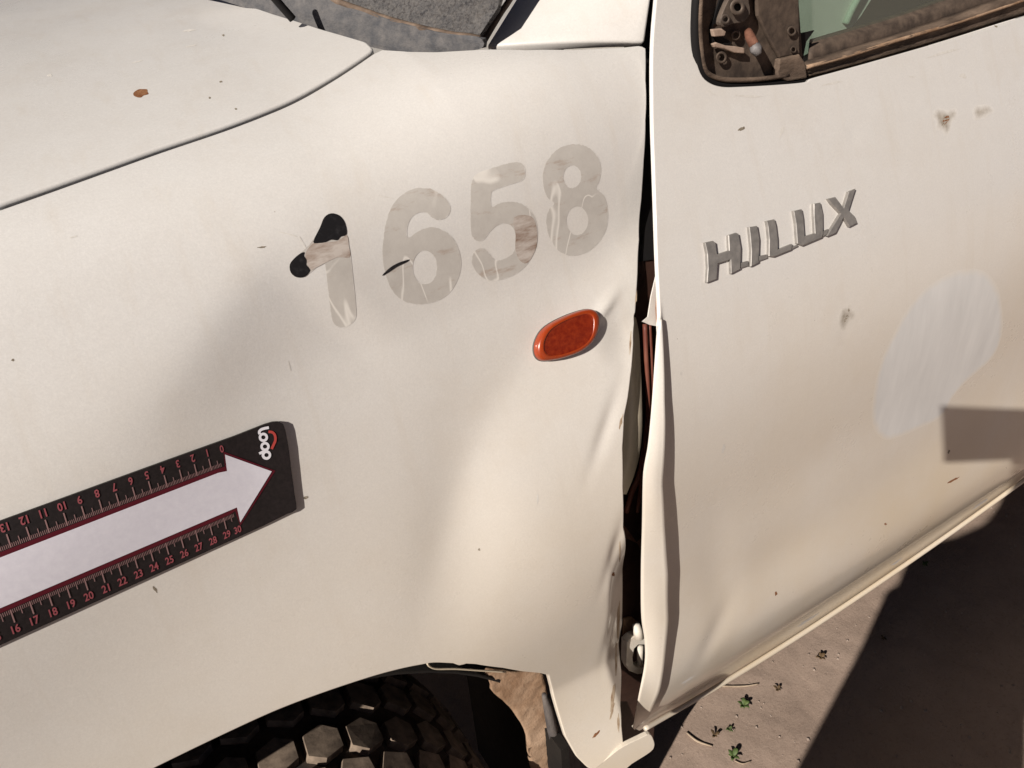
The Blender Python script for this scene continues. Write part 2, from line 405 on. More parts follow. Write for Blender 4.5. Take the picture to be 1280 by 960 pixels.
def decal(name, surf, outlines_px, mat, parent, off=0.0006, spacing=0.006, smooth=5, thick=0.0):
    """thin film or piece lying on a surface, outlined by what is seen of it"""
    outs = []
    for o in outlines_px:
        c = cat_closed(o, smooth) if smooth > 1 else np.array(o, float)
        outs.append(surf.hit(c, off))
    lo, hi = outs[0].min(0), outs[0].max(0)
    gx, gs = np.meshgrid(np.arange(lo[0], hi[0], spacing), np.arange(lo[1], hi[1], spacing), indexing='ij')
    pts = np.stack([gx.ravel() + spacing * 0.37, gs.ravel() + spacing * 0.21], 1); pts = pts[inside(outs[0], pts)]
    for o in outs[1:]:
        if len(pts): pts = pts[~inside(o, pts)]
    if len(pts): pts = pts[near_poly(np.vstack([resample(o, 0.0015, closed=True) for o in outs]), pts, spacing * 0.35)]
    vs, faces, ov = cdt(outs, pts)
    NN = surf.N(vs[:, 0], vs[:, 1]); V = surf.pos(vs[:, 0], vs[:, 1]) + NN * off
    F = []
    for f in faces:
        fn = np.cross(V[f[1]] - V[f[0]], V[f[2]] - V[f[0]])
        F.append(tuple(reversed(f)) if fn.dot(NN[f[0]]) < 0 else tuple(f))
    verts = list(V)
    dense = np.vstack([resample(o, 0.0012, closed=True) for o in outs])
    edge = np.array([np.sqrt(((dense - q) ** 2).sum(1).min()) for q in vs])
    if thick > 0:
        cnt = {}
        for f in F:
            for i in range(len(f)): cnt[(f[i], f[(i + 1) % len(f)])] = 1
        nv = len(verts); verts += list(V - NN * thick)
        base = [tuple(reversed([i + nv for i in f])) for f in F]
        for (a, b) in list(cnt):
            if (b, a) not in cnt: F.append((b, a, a + nv, b + nv))
        F += base
    o = mesh_from(name, verts, F, mat, parent, NN if thick == 0 else None, smooth=(thick == 0))
    if thick == 0: o.data.attributes.new('edge', 'FLOAT', 'POINT').data.foreach_set('value', edge.astype(np.float32))
    return o

def loft(name, rows, mat, parent, closed=False, thick=0.0, smooth=True):
    """skin over rows of points that all have the same count"""
    R = [np.asarray(r, float) for r in rows]; n = len(R[0]); V = np.vstack(R); F = []
    for i in range(len(R) - 1):
        for j in range(n if closed else n - 1):
            k = (j + 1) % n; F.append((i * n + j, i * n + k, (i + 1) * n + k, (i + 1) * n + j))
    o = mesh_from(name, V, F, mat, parent, smooth=smooth)
    if thick:
        md = o.modifiers.new('solid', 'SOLIDIFY'); md.thickness = thick; md.offset = 0.0
    return o
def tube(name, path, rad, mat, parent, n=10, smooth_path=4):
    P = cat_closed(path, smooth_path, False) if smooth_path > 1 else np.array(path, float)
    rad = np.interp(np.linspace(0, 1, len(P)), np.linspace(0, 1, len(np.atleast_1d(rad))), np.atleast_1d(rad))
    V, F = [], []; up = np.array([0.13, 0.31, 0.94])
    for i, p in enumerate(P):
        t = P[min(i + 1, len(P) - 1)] - P[max(i - 1, 0)]; t /= np.linalg.norm(t) + 1e-12
        a = np.cross(t, up); a /= np.linalg.norm(a) + 1e-9; b = np.cross(t, a)
        for k in range(n):
            th = 2 * math.pi * k / n; V.append(p + rad[i] * (math.cos(th) * a + math.sin(th) * b))
    for i in range(len(P) - 1):
        for k in range(n):
            F.append((i * n + k, i * n + (k + 1) % n, (i + 1) * n + (k + 1) % n, (i + 1) * n + k))
    F.append(tuple(reversed(range(n)))); F.append(tuple((len(P) - 1) * n + k for k in range(n)))
    return mesh_from(name, V, F, mat, parent)
def plate(name, pts3, mat, parent, thick=0.003, spacing=None, rough=0.0, bevel=0.0, smooth=False, seed=1):
    """flat-ish sheet with an outline given in 3-d, real thickness, optional dents"""
    P = np.asarray(pts3, float); c = P.mean(0); u, s_, vt = np.linalg.svd(P - c)
    n = vt[2]
    if n.dot(CAM - c) < 0: n = -n
    e1 = vt[0]; e2 = np.cross(n, e1)
    q = np.stack([(P - c) @ e1, (P - c) @ e2], 1); h = (P - c) @ n
    inter = []
    if spacing:
        lo, hi = q.min(0), q.max(0)
        gx, gy = np.meshgrid(np.arange(lo[0], hi[0], spacing), np.arange(lo[1], hi[1], spacing), indexing='ij')
        g = np.stack([gx.ravel() + spacing * 0.4, gy.ravel() + spacing * 0.3], 1); g = g[inside(q, g)]; inter = g
    vs, faces, ov = cdt([q], inter)
    d = np.linalg.norm(vs[:, None, :] - q[None, :, :], axis=2); wgt = 1 / (d ** 2 + 1e-7); hh = (wgt * h).sum(1) / wgt.sum(1)
    rs = np.random.RandomState(seed)
    if rough: hh = hh + rs.uniform(-rough, rough, len(hh))
    V = c + vs[:, :1] * e1 + vs[:, 1:] * e2 + hh[:, None] * n
    F = []
    for f in faces:
        fn = np.cross(V[f[1]] - V[f[0]], V[f[2]] - V[f[0]]); F.append(tuple(reversed(f)) if fn.dot(n) < 0 else tuple(f))
    o = mesh_from(name, V, F, mat, parent, smooth=smooth)
    md = o.modifiers.new('solid', 'SOLIDIFY'); md.thickness = thick; md.offset = -1.0
    if bevel:
        bv = o.modifiers.new('bevel', 'BEVEL'); bv.width = bevel; bv.segments = 2; bv.limit_method = 'ANGLE'; bv.angle_limit = math.radians(50)
    return o
def pxplate(name, pix, y, mat, parent, **kw):
    sm = kw.pop('curve', 1); q = cat_closed(pix, sm) if sm > 1 else np.array(pix, float)
    if callable(y): P = [at_y(u, v, y(u, v)) for u, v in q]
    else: P = [at_y(u, v, y) for u, v in q]
    return plate(name, P, mat, parent, **kw)
def sideplate(name, pix, dy, mat, parent, **kw):
    sm = kw.pop('curve', 1); q = cat_closed(pix, sm) if sm > 1 else np.array(pix, float)
    return plate(name, [at_side(u, v, dy) for u, v in q], mat, parent, **kw)
def box(name, c, size, mat, parent, rot=None, bevel=0.0):
    bm = bmesh.new(); bmesh.ops.create_cube(bm, size=1.0)
    R = Matrix(rot) if rot is not None else Matrix.Identity(3)
    for v in bm.verts: v.co = R @ Vector((v.co.x * size[0], v.co.y * size[1], v.co.z * size[2])) + Vector(c)
    if bevel: bmesh.ops.bevel(bm, geom=bm.edges[:], offset=bevel, segments=2, profile=0.5, affect='EDGES')
    me = bpy.data.meshes.new(name); bm.to_mesh(me); bm.free()
    return link(name, me, mat, parent)
def sstep(a, b, x):
    t = np.clip((x - a) / (b - a), 0, 1); return t * t * (3 - 2 * t)
def gauss(x, z, cx, cz, rx, rz, ang=0.0):
    c, s = math.cos(ang), math.sin(ang); dx, dz = x - cx, z - cz
    a, b = c * dx + s * dz, -s * dx + c * dz
    return np.exp(-(a / rx) ** 2 - (b / rz) ** 2)
def spl(x, w): return w * np.logaddexp(0, x / w)      # soft ramp

# ------------------------------------------------------------------ body surfaces
A = np.array([(.06, .10), (.05, .24), (.030, .36), (.014, .48), (.004, .62), (0, .74), (.004, .84), (.016, .93), (.045, 1.02), (.088, 1.11), (.132, 1.183), (.182, 1.221), (.28, 1.256), (.5, 1.305), (.95, 1.355), (1.4, 1.375)])
Bp = np.array([(.06, .10), (.05, .24), (.030, .36), (.014, .48), (.005, .62), (0, .74), (.004, .84), (.016, .93), (.045, 1.02), (.086, 1.113), (.126, 1.19), (.160, 1.240), (.240, 1.262), (.46, 1.302), (.95, 1.355), (1.4, 1.375)])
Ad, Bd = cat_closed(A, 60, False), cat_closed(Bp, 60, False)
def gsm(a, k=22):
    ker = np.exp(-0.5 * (np.arange(-3 * k, 3 * k + 1) / k) ** 2); ker /= ker.sum()
    return np.convolve(np.pad(a, 3 * k, mode='reflect', reflect_type='odd'), ker, mode='valid')
AY, AZ, BY, BZ = gsm(Ad[:, 0]), gsm(Ad[:, 1]), gsm(Bd[:, 0]), gsm(Bd[:, 1])
_l = np.concatenate([[0], np.cumsum(np.hypot(np.diff(AY), np.diff(AZ)))]); SMAX = _l[-1]
# uniform s table
_su = np.linspace(0, SMAX, 3000)
TY = np.stack([np.interp(_su, _l, AY), np.interp(_su, _l, BY)]); TZ = np.stack([np.interp(_su, _l, AZ), np.interp(_su, _l, BZ)])
def s_of_z(z): return float(np.interp(z, TZ[0][:2000], _su[:2000]))

# dent geometry of the fender, in metres on the body side (x along, z up)
def ridge_uv(x, z, p, q):
    d = np.array(q) - np.array(p); L = np.linalg.norm(d); d = d / L
    return (x - p[0]) * -d[1] + (z - p[1]) * d[0], (x - p[0]) * d[0] + (z - p[1]) * d[1], L
def fender_disp(x, z):
    g = np.zeros_like(x)
    # long dent: ridge at the front, valley under the marker lamp, rising again towards the door
    u, v, L = ridge_uv(x, z, DPT['apex'], DPT['foot'])
    w_ = 0.005 + 0.09 * np.clip(v, 0, 1)
    a = 0.044 * (1 - np.exp(-spl(u, w_) / 0.12))
    u2, v2, L2 = ridge_uv(x, z, DPT['val0'], DPT['val1'])
    b = -0.17 * u2 + 0.0345
    b = b + 0.13 * spl(v2 - 0.8 * L2, 0.04)
    k = 0.0016
    tent = -k * np.logaddexp(-a / k, -b / k)
    zA = DPT['apex'][1]
    win = (1 - sstep(zA - 0.11, zA + 0.05, z)) * sstep(0.66, 0.98, z)
    g += (spl(tent + 0.003, 0.003) - 0.003) * win
    g += 0.0055 * (1 - np.exp(-spl(u, 0.004 + 0.04 * np.clip(v, 0, 1)) / 0.035)) * sstep(-0.02, 0.03, v) * (1 - sstep(0.05, 0.20, v)) * (1 - sstep(0.03, 0.20, u))
    # second, softer hollow above the wheel arch
    c = DPT['low']; g += 0.0042 * gauss(x, z, c[0], c[1], 0.042, 0.11, -0.35)
    c = DPT['puff']; g -= 0.0022 * gauss(x, z, c[0], c[1], 0.05, 0.10, 0.2)
    # creased edge beside the marker lamp
    c = DPT['crease']; g -= 0.0030 * gauss(x, z, c[0], c[1], 0.022, 0.0065, 0.50)
    g += 0.006 * sstep(c[0] - 0.025, c[0] + 0.018, x) * gauss(x, z, c[0] + 0.015, c[1] - 0.030, 0.06, 0.024)
    # pinched folds running in from the torn edge
    for nm, am, ang in (('fold0', 0.0022, 0.9), ('fold1', 0.0020, 1.2), ('fold2', 0.0018, 1.35)):
        c = DPT[nm]; g += am * gauss(x, z, c[0], c[1], 0.040, 0.008, ang)
    # folded lower rear edge
    xf = DPT['fold2'][0] - 0.004
    g += 0.60 * spl(x - xf, 0.0018) * sstep(0.80, 0.70, z) * sstep(0.42, 0.50, z)
    # lower tail kicked outwards below a crease
    zc = DPT['tail'][1] - 0.15 * (x - DPT['tail'][0])
    g -= 0.50 * spl(zc - z, 0.004) * sstep(0.20, 0.28, x) * (0.75 + 4.0 * np.clip(x - 0.30, -0.05, 0.12))
    return g
def fender_pos(x, s):
    x = np.asarray(x, float); s = np.asarray(s, float); t = sstep(0.18, 0.45, x)
    y = np.interp(s, _su, TY[0]) * (1 - t) + np.interp(s, _su, TY[1]) * t
    z = np.interp(s, _su, TZ[0]) * (1 - t) + np.interp(s, _su, TZ[1]) * t
    top = sstep(1.15, 1.30, z)
    y = y + 0.10 * np.clip(-0.25 - x, 0, 2) ** 2          # nose draws in
    z = z - 0.075 * np.clip(0.32 - x, 0, 2) * top - 0.12 * np.clip(-0.4 - x, 0, 2) ** 2 * top
    if DPT: y = y + fender_disp(x, z) * (1 - sstep(1.20, 1.235, z))
    return np.stack([x, y, z], -1)
DPT = {}
_f0 = Surf(fender_pos, (-0.3, 0.56), (0.0, SMAX), 0.016)
_names = {'apex': (338, 300), 'foot': (195, 500), 'val0': (716, 463), 'val1': (630, 552), 'low': (590, 700), 'puff': (690, 690), 'crease': (782, 400), 'fold0': (772, 545), 'fold1': (769, 690), 'fold2': (764, 790), 'tail': (720, 850)}
_pp = _f0.at(list(_names.values()))
DPT = {k: (p[0], p[2]) for k, p in zip(_names, _pp)}
FS = Surf(fender_pos, (-0.98, 0.56), (0.0, SMAX))

DP = np.array([(.075, .16), (.07, .22), (.062, .29), (.044, .345), (.026, .385), (.012, .42), (.004, .455), (.000, .50), (.006, .57), (.012, .64), (.0125, .72), (.010, .80), (.0115, .87), (.021, .94), (.048, 1.03), (.089, 1.125), (.134, 1.22), (.172, 1.32), (.20, 1.40)])
DD = cat_closed(DP, 60, False); DY, DZ = gsm(DD[:, 0], 16), DD[:, 1]
def at_side(u, v, dy):
    y = dy
    for _ in range(12):
        p = at_y(u, v, y); y = float(np.interp(p[2], DZ, DY)) + dy
    return at_y(u, v, y)
# crest of the door's bent-out front edge (pixels seen on the body side)
CREST_PX = [(826, 400), (827, 430), (827.5, 461), (827, 500), (827, 544), (823, 601), (825, 654), (829, 715), (829.5, 770), (825, 832), (815, 882), (797, 915)]
CR = np.array([at_side(u, v, -0.006) for u, v in CREST_PX])
def crest_x(z): return np.interp(z, CR[::-1, 2], CR[::-1, 0])
def crest_p(z): return np.interp(z, [0.40, 0.44, 0.50, 0.60, 0.75, 0.92, 1.00, 1.06], [0.000, 0.004, 0.0095, 0.0130, 0.0120, 0.0085, 0.0055, 0.0])
def door_disp(x, z):
    g = -crest_p(z) * np.exp(-(np.maximum(x - crest_x(z), 0) / 0.0045) ** 2)
    g += 0.004 * gauss(x, z, 0.66, 0.58, 0.10, 0.05, -0.2) + 0.0020 * gauss(x, z, 0.55, 0.52, 0.02, 0.05, -0.6)
    g -= 0.0025 * gauss(x, z, 0.80, 0.66, 0.16, 0.06, 0.0)
    g += 0.0022 * gauss(x, z, 0.56, 0.60, 0.035, 0.12, 0.2)
    g += 0.0003 * gauss(x, z, 0.79, 1.115, 0.012, 0.010) + 0.0003 * gauss(x, z, 0.735, 0.905, 0.010, 0.012)
    g += 0.0008 * gauss(x, z, 0.48, 1.20, 0.014, 0.05, 0.2)
    return g
def door_pos(x, s):
    x = np.asarray(x, float); s = np.asarray(s, float)
    y = np.interp(s, DZ, DY) + door_disp(x, s)
    return np.stack([x, y, s], -1)
DS = Surf(door_pos, (0.36, 1.70), (0.17, 1.40), 0.006)

# ------------------------------------------------------------------ ground
def graded(lo, hi, f0, f1, fine, grow=1.25):
    a = list(np.arange(f0, f1, fine)); st = fine; x = f0
    left = []
    while x > lo: st *= grow; x -= st; left.append(x)
    st = fine; x = a[-1]; right = []
    while x < hi: st *= grow; x += st; right.append(x)
    return np.array(left[::-1] + a + right)
gx = graded(-60, 60, 0.35, 1.95, 0.009); gy = graded(-60, 60, -0.55, 0.75, 0.009)
GX, GY = np.meshgrid(gx, gy, indexing='ij')
rs = np.random.RandomState(3)
def vnoise(X, Y, sc, seed):
    r = np.random.RandomState(seed); T = r.rand(64, 64)
    a, b = X * sc, Y * sc; i, j = np.floor(a).astype(int), np.floor(b).astype(int); fa, fb = a - i, b - j
    fa, fb = fa * fa * (3 - 2 * fa), fb * fb * (3 - 2 * fb)
    g = lambda p, q: T[p % 64, q % 64]
    return (g(i, j) * (1 - fa) + g(i + 1, j) * fa) * (1 - fb) + (g(i, j + 1) * (1 - fa) + g(i + 1, j + 1) * fa) * fb - 0.5
def ground_z(X, Y):
    f = np.exp(-((X - 1.1) ** 2 + (Y - 0.1) ** 2) / 4.0)
    return f * (0.016 * vnoise(X, Y, 4, 1) + 0.006 * vnoise(X, Y, 11, 2) + 0.0025 * vnoise(X, Y, 31, 3) + 0.0022 * vnoise(X, Y, 80, 4))
GZ = ground_z(GX, GY)
nx, ny = GX.shape; gv = np.stack([GX.ravel(), GY.ravel(), GZ.ravel()], 1)
gf = [(i * ny + j, (i + 1) * ny + j, (i + 1) * ny + j + 1, i * ny + j + 1) for i in range(nx - 1) for j in range(ny - 1)]
tag(mesh_from('ground', gv, gf, GROUND), kind='structure')

# ------------------------------------------------------------------ the truck
truck = empty('pickup_truck', (0.3, 0.75, 0.0))
tag(truck, 'dented cream white pickup truck with damaged front door edge', 'truck')

# hood / fender parting line
GAP = [(0, 259), (60, 238), (130, 213), (200, 188), (280, 161), (340, 138), (375, 122), (410, 102), (440, 83), (472, 61)]
gap_xs = FS.hit(cat_closed(GAP, 4, False))
gap_front = [(-0.95, gap_xs[0][1] - 0.015), (-0.6, gap_xs[0][1] - 0.012), (-0.3, gap_xs[0][1] - 0.006), (-0.12, gap_xs[0][1] - 0.002)]
gl = np.vstack([gap_front, gap_xs])
# hood: 2.5 mm above/inboard of the line
rear = FS.hit([(466, 56), (455, 53), (400, 37), (340, 18), (292, 2)])
hood_out = np.vstack([gl[:-1] + [0, 0.0066], gl[-1:] + [-0.005, 0.007], rear[1:], [(rear[-1][0] - 0.06, rear[-1][1] + 0.35), (-0.95, rear[-1][1] + 0.35)]])
tube('hood_gap_shade', FS.off(gl[:-2, 0], gl[:-2, 1] + 0.0004, -0.010), 0.0042, BLACKGAP, truck, 8, 1)  # black tube added under the parting line to paint the gap's shade
hood = panel('hood', FS, hood_out, PAINT, truck, spacing=0.010, fl=0.018, r=0.003)
# fender
top = FS.hit([(480, 63), (510, 65), (545, 65.5), (590, 63), (607, 62), (660, 63), (720, 63), (780, 60), (800, 58), (806, 60)])
redge = FS.hit([(806, 66), (806, 100), (806, 150), (804, 200), (801, 250), (798, 300), (796, 340), (794, 370), (793, 390), (791, 396),
                (792, 402), (790.5, 430), (787, 470), (783.5, 498), (779, 520), (777, 560), (777.5, 610), (778, 660), (778, 720), (777.5, 780), (776.5, 840), (775, 880), (776, 908), (778, 930)])
low = FS.hit([(760, 948), (742, 962), (735, 958), (722, 945), (708, 920), (699, 890), (692, 862), (687, 843), (676, 840.5), (655, 838.5), (630, 834), (610, 831.5), (595, 829), (583, 828.5), (576, 831), (568, 828)])
arch_px = cat_closed([(568, 828), (545, 827), (530, 829), (500, 835), (460, 846), (400, 866), (340, 889), (262, 925), (190, 960)], 4, False)
arch = FS.hit(arch_px)
pa = FS.pos(arch[:, 0], arch[:, 1]); 
xa, za = pa[-1][0], pa[-1][2]
cxw = -0.075
arc2 = []
r0 = math.hypot(xa - cxw, za - 0.36); th0 = math.atan2(za - 0.36, xa - cxw)
for k in range(1, 25):
    th = th0 + (math.pi * 1.02 - th0) * k / 24; arc2.append((cxw + r0 * math.cos(th), s_of_z(0.36 + r0 * math.sin(th))))
front = [(-0.62, s_of_z(0.40)), (-0.90, s_of_z(0.45)), (-0.94, gl[0][1] - 0.02)]
fend_out = np.vstack([gl[:-1] - [0, 0.0046], gl[-1:] + [0.003, -0.0055], top, redge, low, arch, arc2, front])
fine = [(lambda p: (p[:, 0] > 0.345) & (p[:, 1] < s_of_z(1.10)), 0.0022), (lambda p: (p[:, 0] > 0.26) & (p[:, 0] <= 0.345) & (p[:, 1] < s_of_z(0.66)), 0.0035)]
fender = panel('fender', FS, fend_out, PAINT, truck, spacing=0.0075, fl=0.004, r=0.0018, extra=fine)
fender['label'] = 'dented cream front fender with faded number 1658'

# door skin
left_px = [(828, -70), (822, 0), (818.5, 40), (817, 80), (817.5, 150), (819, 200), (821, 260), (823, 320), (825, 360), (827, 395)]
dl = DS.hit(cat_closed(left_px, 4, False))
crest = np.array([(crest_x(z), z) for z in np.linspace(CR[0, 2] - 0.005, CR[-1, 2], 60)])
bot_px = [(800, 913), (830, 896), (870, 873), (920, 843), (970, 812), (1020, 780), (1080, 740), (1140, 699), (1200, 657), (1250, 621), (1280, 599)]
db = DS.hit(cat_closed(bot_px, 3, False))
slope = (db[-1] - db[-6]) / (db[-1, 0] - db[-6, 0])
db_ext = db[-1] + slope * (1.50 - db[-1, 0])
win_px = [(1280, 22), (1200, 47), (1100, 76), (1050, 90), (1014, 100), (1008, 104), (980, 107), (930, 110), (902, 110), (884, 103), (874, 90), (868, 65), (867, 30), (869, 0), (877, -70)]
dw = DS.hit(cat_closed(win_px, 4, False))
door_out = np.vstack([dl, crest, db, [db_ext], [(1.50, 0.9), (1.50, dw[0][1] + 0.03)], dw])
dfine = [(lambda p: (p[:, 0] - crest_x(p[:, 1]) < 0.022) & (p[:, 1] < 1.08), 0.0018)]
door = panel('front_door', DS, door_out, PAINT, truck, spacing=0.008, fl=0.0025, r=0.0018, extra=dfine)
door['label'] = 'cream front door with its leading edge bent outwards'

# bent-out strip of the door edge: crest (outer) to the gap (inner)
in_px = [(822, 408), (819, 450), (815, 508), (810.5, 555), (806, 580), (804, 600), (803, 654), (801.5, 715), (802, 770), (806, 800), (806, 830), (798, 872), (791, 910)]
inn = resample(cat_closed([at_side(u, v, -0.003) for u, v in in_px], 5, False), n=70)
co = np.array([(crest_x(z), float(np.interp(z, DZ, DY)) - crest_p(z) - 0.0006, z) for z in np.linspace(CR[0, 2], CR[-1, 2], 70)])
rows = []
for t in np.linspace(0, 1, 9):
    bulge = 0.0012 * math.sin(math.pi * t)
    r_ = co * (1 - t) + inn * t
    r_[:, 1] -= bulge; r_[:, 0] -= bulge * 0.4 
    wob = 0.0008 * np.sin(np.linspace(0, 17, 70)) * math.sin(math.pi * t)
    r_[:, 1] += wob; rows.append(r_)
rolled = co + np.array([0.0016, 0.0012, 0]); 
strip = loft('door_edge_flange', [rolled, co + np.array([0.0004, -0.0006, 0])] + rows[1:] + [inn + np.array([0.0045, 0.0035, 0]), inn + np.array([0.020, 0.016, 0])], PAINT, door, thick=0.0012)
# hem along the bottom of the door
hp = DS.at([(806, 911), (830, 897), (870, 874), (920, 844), (970, 813), (1020, 781), (1080, 741), (1140, 700), (1200, 658), (1250, 622), (1280, 600)], 0.006)
hp = np.vstack([hp, [hp[-1] + (hp[-1] - hp[-2]) / np.linalg.norm(hp[-1] - hp[-2]) * 0.2]])
tube('hem', hp, [0.0035, 0.0042, 0.0042, 0.0042], PAINT, door, 12)

# windshield pillar foot
def grid4(name, bl, br, tr, tl, n, mat, parent, bulge=0.0, thick=0.0):
    rows = []
    for i in range(n + 1):
        t = i / n; a = bl * (1 - t) + tl * t; b = br * (1 - t) + tr * t
        rows.append([a * (1 - k / n) + b * k / n + np.array([-0.3, -1, 0.3]) * bulge * math.sin(math.pi * k / n) for k in range(n + 1)])
    return loft(name, rows, mat, parent, thick=thick)
BL, BR, TR, TL = at_y(608, 57, 0.240), at_y(806, 53, 0.160), at_y(826, -90, 0.205), at_y(700, -90, 0.325)
BL2, TL2 = at_y(604, 58, 0.19), at_y(697, -90, 0.26)
pillar = grid4('windshield_pillar', BL, BR, TR, TL, 14, PAINT, truck, 0.012)
md = pillar.modifiers.new('solid', 'SOLIDIFY'); md.thickness = 0.012; md.offset = -1
bv = pillar.modifiers.new('bevel', 'BEVEL'); bv.width = 0.003; bv.segments = 3; bv.limit_method = 'ANGLE'
md.offset = 1.0 if False else -1.0

# cowl and windshield
cowl_y = lambda u, v: 0.22 + (590 - u) * 0.00085
cw = cat_closed([(604, 58), (590, 63), (545, 66), (482, 63), (400, 40), (292, 5), (230, -18), (280, -40), (380, -14), (440, 8), (500, 28), (560, 42), (598, 46)], 3)
cowl = plate('cowl', [FS.at([(u, v)])[0] - np.array([0, 0, 0.006]) if v > 10 and u > 300 and False else at_y(u, v, cowl_y(u, v)) for u, v in cw], COWL, truck, thick=0.008, spacing=0.012, rough=0.0008)
wsp = [(598, 46), (560, 42), (500, 28), (440, 8), (380, -14), (330, -60), (640, -60), (622, 10)]
ws = plate('windshield', [at_y(u, v, cowl_y(u, v) + 0.012 + 0.0004 * max(0, 40 - v)) for u, v in wsp], DIRTGLASS, truck, thick=0.005)
tube('windshield_seal', [at_y(u, v, cowl_y(u, v) + 0.004) for u, v in [(600, 49), (585, 46), (560, 43), (500, 29), (440, 9), (380, -13)]], 0.0035, DUSTSEAL, truck, 8)
tube('pillar_trim', [at_y(u, v, 0.245) for u, v in [(601, 56), (612, 38), (626, 16), (638, -2), (660, -40)]], [0.004, 0.003, 0.003], DUSTDARK, truck, 8)
tube('wiper_arm', [at_y(u, v, 0.36) for u, v in [(366, 24), (352, 8), (340, -6), (320, -30)]], 0.004, BLACKGAP, truck, 8)

# dark structure behind the gaps
sideplate('hinge_pillar', [(770, 322), (838, 322), (838, 420), (837, 560), (836, 700), (825, 830), (815, 940), (765, 940), (768, 800), (769, 640), (770, 480)], 0.048, make_rough('pillar_brown', (0.030, 0.013, 0.009), (0.055, 0.026, 0.018), 20, 0.6, 0.3, 0.001), truck, thick=0.01)
sideplate('gap_shade_sheet', [(790, -40), (850, -40), (846, 60), (846, 150), (845, 320), (780, 330), (784, 200), (786, 100)], 0.045, BLACKGAP, truck, thick=0.01)  # black sheet gives the upper door gap its shade by colour

# ------------------------------------------------------------------ wheel
wc = Vector((-0.075, -0.03, 0.307)); TR_ = 0.318
def lathe(name, prof, mat, parent, n=64):
    V, F = [], []
    for k in range(n):
        a = 2 * math.pi * k / n
        for (yy, rr) in prof: V.append((wc.x + rr * 0.968 * math.cos(a), yy + wc.y, wc.z + rr * 0.968 * math.sin(a)))
    m_ = len(prof)
    for k in range(n):
        for j in range(m_ - 1):
            a, b = k * m_ + j, ((k + 1) % n) * m_ + j; F.append((a, a + 1, b + 1, b))
    return mesh_from(name, V, F, mat, parent)
tyre = lathe('tyre', [(0.075, 0.20), (0.048, 0.225), (0.040, 0.265), (0.048, 0.300), (0.075, 0.317), (0.16, 0.319), (0.245, 0.317), (0.272, 0.300), (0.28, 0.265), (0.27, 0.225), (0.24, 0.20)], RUBBER, truck)
lathe('rim', [(0.075, 0.202), (0.07, 0.195), (0.085, 0.198), (0.10, 0.14), (0.085, 0.06), (0.08, 0.0)], ALU, truck, 48)
def block_mesh(name, shape, y0, h):
    """one tread block at the top of the wheel: shape = outline (tangent, y)"""
    bm = bmesh.new(); top = []; bot = []
    c = np.mean(shape, 0)
    for (t, y) in shape:
        tt, yy = c[0] + (t - c[0]) * 0.95, c[1] + (y - c[1]) * 0.95
        rr = TR_ - 0.0005 - max(0, abs(yy + y0 - 0.16) - 0.07) * 0.25
        a = tt / TR_; top.append(bm.verts.new((rr * math.sin(a), yy + y0, rr * math.cos(a))))
        a = t / TR_; rr = TR_ - h; bot.append(bm.verts.new((rr * math.sin(a), y + y0, rr * math.cos(a))))
    bm.faces.new(top); n = len(top)
    for i in range(n): bm.faces.new((top[i], bot[i], bot[(i + 1) % n], top[(i + 1) % n]))
    bmesh.ops.recalc_face_normals(bm, faces=bm.faces[:])
    me = bpy.data.meshes.new(name); bm.to_mesh(me); bm.free(); me.materials.append(TREAD); return me
rowsdef = [(0.072, [(-.021, -.022), (.013, -.024), (.022, -.006), (.016, .020), (-.014, .024), (-.024, .004)], 0.0),
           (0.126, [(-.022, -.014), (-.004, -.023), (.020, -.012), (.022, .012), (.004, .023), (-.019, .013)], 0.5),
           (0.186, [(-.022, -.012), (.004, -.023), (.020, -.013), (.021, .013), (-.006, .023), (-.020, .013)], 0.0),
           (0.244, [(-.020, -.02), (.016, -.024), (.024, .004), (.014, .024), (-.016, .022), (-.024, -.004)], 0.5)]
NB = 39
rowsdef = [(y0, [(t * 1.02, y * 1.06) for t, y in shp], ph) for y0, shp, ph in rowsdef]
for (y0, shp, ph) in rowsdef:
    me = block_mesh('tread_block', shp, y0, 0.010)
    for k in range(NB):
        o = bpy.data.objects.new('tread_block', me); COL.objects.link(o); o.parent = tyre
        o.location = wc; o.rotation_euler = (0, 2 * math.pi * (k + ph) / NB, 0)

# inner arch, liner, underbody
def arc_shell(name, y0, y1, rad, a0, a1, mat, n=30):
    rows = []
    for y in (y0, (y0 + y1) / 2, y1):
        rows.append([(wc.x + rad * math.cos(a), y, wc.z + rad * math.sin(a)) for a in np.linspace(a0, a1, n)])
    return loft(name, rows, mat, truck, thick=0.004)
arc_shell('wheel_arch_liner', 0.07, 0.45, 0.425, math.radians(22), math.radians(178), UNDER)
box('inner_fender_wall', (-0.1, 0.47, 0.80), (1.5, 0.03, 0.80), UNDER, truck)
box('engine_bay_floor', (-0.3, 0.85, 0.52), (1.1, 0.75, 0.05), UNDER, truck)
box('cab_floor', (1.1, 0.78, 0.43), (1.4, 1.36, 0.06), UNDER, truck)
box('firewall', (0.45, 0.95, 0.80), (0.03, 1.4, 0.70), UNDER, truck)
box('chassis_rail', (0.4, 0.45, 0.47), (3.0, 0.09, 0.12), UNDER, truck, bevel=0.01)
box('door_inner_panel', (1.03, 0.125, 0.72), (0.96, 0.02, 0.62), UNDER, truck)

